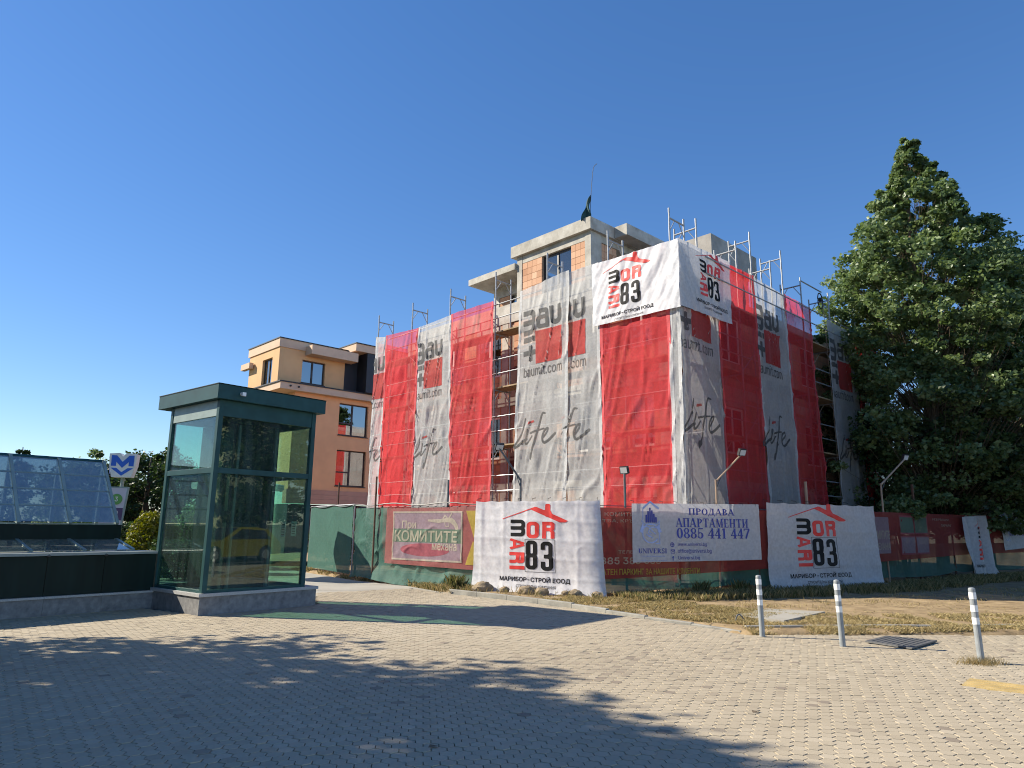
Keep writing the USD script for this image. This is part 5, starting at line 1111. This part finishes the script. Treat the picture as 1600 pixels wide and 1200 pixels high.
shrub("shrub", (12.3, 22.25, 2.25), (.75, .45, .42), 1600, .12, leaf_m, "bright green shrub spilling over the fence top under the poplar", "shrub", 31)
tree("round_tree", (-14.2, 27.6, 0), 4.3, [(.15, 1.9), (.4, 2.5), (.7, 2.2), (.93, 1.1), (1, .4)], 170, 26000, .13, "dense dark round tree behind the metro sign", "tree", 41, leaf_d, bark_m, .16, spread=.5)
tree("round_tree", (-17.6, 29.5, 0), 4.35, [(.15, 1.9), (.5, 2.2), (.8, 1.6), (1, .4)], 120, 14000, .14, "dark tree just showing above the canopy left of the metro sign", "tree", 42, leaf_m, bark_m, .16, spread=.5)
tree("conifer_tree", (-31.5, 45, 0), 6.6, [(.15, 1.2), (.5, .9), (1, .1)], 60, 5000, .16, "small dark treetop peeking over the glass canopy", "tree", 43, leaf_d, bark_m, .14, spread=.4)
shrub("shrub", (-11.2, 22.3, .95), (.75, .7, .95), 6000, .09, leaf_y, "yellowish sunlit bush below the round tree", "shrub", 32)
shrub("shrub", (-10.2, 23.6, 1.2), (1.0, .8, 1.1), 6500, .09, leaf_m, "loose green bush beside the kiosk glass", "shrub", 33)
shrub("hedge", (-9.3, 20.6, .55), (.95, .5, .55), 6000, .07, leaf_d, "low clipped hedge block left of the kiosk", "hedge", 34, box_=True)
shrub("hedge", (-13.4, 23.4, .8), (1.6, .7, .8), 7000, .08, leaf_d, "dark hedge behind the information board", "hedge", 35, box_=True)
shrub("hedge", (-6.0, 29.0, .9), (2.5, 1.0, 1.0), 7000, .10, leaf_d, "dark hedge behind the framed wire panel", "hedge", 36)
t = Thing("parasol", (-8.9, 21.8, 0), "white parasol edge poking out left of the kiosk", "parasol")
pp = V(-8.6, 22.2, 0); v = [pp+UP*3.05]+[pp+V(1.45*math.cos(a), 1.45*math.sin(a), 2.78) for a in np.linspace(0, 2*np.pi, 9)[:-1]]
t.part("canopy", (np.array(v), np.array([(0, i+1, (i+1) % 8+1) for i in range(8)])), tarp_m); t.part("valance", (np.array([q for a in v[1:] for q in (a, a-UP*.14)]), np.array([f for i in range(8) for f in ((2*i, 2*i+1, (2*i+2) % 16), (2*i+1, (2*i+3) % 16, (2*i+2) % 16))])), tarp_m)
t.part("pole", MB().tube([pp, pp+UP*3.05], .025, 8), alu_m)
# trees out of frame at the left whose shade lies across the foreground
tree("street_tree", (-13.3, 7.35, 0), 9.6, [(.22, 2.2), (.35, 3.6), (.55, 3.9), (.8, 3.0), (1, 1.0)], 400, 27000, .24, "broad street tree left of the picture that shades the foreground pavers", "tree", 51, leaf_m, bark_m, .22, spread=.75)
tree("street_tree", (-13.5, 4.2, 0), 9.7, [(.22, 2.2), (.35, 3.7), (.55, 4.0), (.8, 3.0), (1, .8)], 380, 27000, .24, "second street tree left of the picture, nearer the viewer", "tree", 52, leaf_m, bark_m, .22, spread=.75)
# ---------------------------------------------------------------- street at the right that the kiosk glass mirrors
def car(name, loc, rz, paint, label):
    t = Thing(name, loc, label, "car"); c, s = math.cos(rz), math.sin(rz); X, Y = V(c, s, 0), V(-s, c, 0); o = V(*loc)
    AX = (X, UP, -Y)
    low = Polygon([(-2.1, .30), (-2.12, .62), (-2.0, .86), (-1.7, .93), (.95, .93), (1.75, .80), (2.08, .66), (2.14, .45), (2.1, .28)]).buffer(.03)
    for x in (-1.3, 1.32): low = low.difference(Point(x, .32).buffer(.38))
    t.part("body", MB().prism(low, -.89, .89, o, AX), paint)
    prof = [(-1.95, .93), (-1.55, 1.38), (-.9, 1.48), (.0, 1.47), (.95, .93)]
    a = np.array([o+X*x+Y*w*(.86 if z < 1 else .66)+UP*z for w in (-1, 1) for x, z in prof])
    f = [(i, i+1, i+6) for i in range(4)]+[(i, i+6, i+5) for i in range(4)]+[(0, 1, 4), (1, 2, 4), (2, 3, 4), (5, 9, 6), (6, 9, 7), (7, 9, 8)]
    t.part("cabin", (a, np.array(f)), paint)
    for w in (-1, 1):
        q = np.array([o+X*x+Y*w*(y)+UP*z for x, z, y in ((-1.55, .98, .865), (-1.30, 1.34, .71), (-.1, 1.40, .69), (.62, .98, .865))]); t.part("side_window", (q, np.array([(0, 1, 2), (0, 2, 3)])), black_m)
        t.part("headlight", MB().box(o+X*2.0+Y*w*.62+UP*.70, (.22, .40, .13), (X, Y, UP)), lamp_m)
        for x in (-1.3, 1.32):
            wl = t.part("wheel", MB().tube([o+X*x+Y*w*.66+UP*.32, o+X*x+Y*w*.90+UP*.32], .31, 20), tyre_m); t.part("rim", MB().tube([o+X*x+Y*w*.895+UP*.32, o+X*x+Y*w*.912+UP*.32], .20, 12), steel_m, parent=wl)
    q = np.array([o+X*.93+Y*y+UP*.95 for y in (-.78, .78)]+[o+X*.05+Y*y+UP*1.45 for y in (.62, -.62)])+X*.02+UP*.01; t.part("windscreen", (q, np.array([(0, 1, 2), (0, 2, 3)])), black_m)
    t.part("grille", MB().box(o+X*2.15+UP*.5, (.03, 1.0, .18), (X, Y, UP)), black_m)
car("parked_car", (13.9, 9.6, -.05), math.radians(-138), yellow_car, "yellow hatchback parked right of the picture, mirrored in the kiosk glass")
car("parked_car", (13.6, 5.4, -.05), math.radians(-120), white_car, "white hatchback parked behind the yellow one, mirrored in the kiosk glass")
def block(name, o, X, w, d, h, mat, label, rows_=3, cols_=5):
    t = Thing(name, o, label, "building"); Y = np.cross(UP, X); o = V(*o)
    t.part("wall", MB().span(o, X*w, Y*d, UP*h), mat); t.part("roof", MB().span(o-X*.2-Y*.2+UP*(h+.003), X*(w+.4), Y*(d+.4), UP*.35), concrete_m)
    t.part("chimney", MB().span(o+X*w*.3+Y*d*.4+UP*(h+.36), X*.8, Y*.8, UP*1.6), concrete_m); t.part("chimney", MB().span(o+X*w*.62+Y*d*.3+UP*(h+.36), X*.8, Y*.8, UP*1.3), concrete_m)
    for r in range(rows_):
        for c in range(cols_):
            a = o+X*(w*(c+.5)/cols_-.6)+UP*(1.1+r*(h-.6)/rows_)
            wn = t.part("window", MB().span(a-Y*.03, X*1.2, Y*.06, UP*1.5), winfr_m); t.part("pane", MB().span(a-Y*.04+X*.07+UP*.07, X*1.06, Y*.005, UP*1.36), pane_win, parent=wn)
block("street_house", (28.5, 6.2, -.1), V(.15, -1, 0)/math.hypot(.15, 1), 17, 9, 10.5, pale_wall, "pale yellow house across the street right of the picture, mirrored in the kiosk glass")
block("street_house", (-47, 16, -.1), V(.35, 1, 0)/math.hypot(.35, 1)*-1, 16, 9, 9, pale_wall, "pale house far left of the picture, mirrored in the kiosk's side glass")
tree("street_tree", (23.5, 9.6, 0), 11, [(.16, 2.2), (.4, 3.2), (.7, 2.6), (1, .6)], 220, 20000, .22, "street tree across the road right of the picture", "tree", 53, leaf_d, bark_m, .2, spread=.6)
tree("street_tree", (24.5, 15.5, 0), 12, [(.12, 2.6), (.4, 3.8), (.7, 3.0), (1, .6)], 220, 20000, .22, "street tree by the pale house right of the picture", "tree", 54, leaf_d, bark_m, .2, spread=.6)
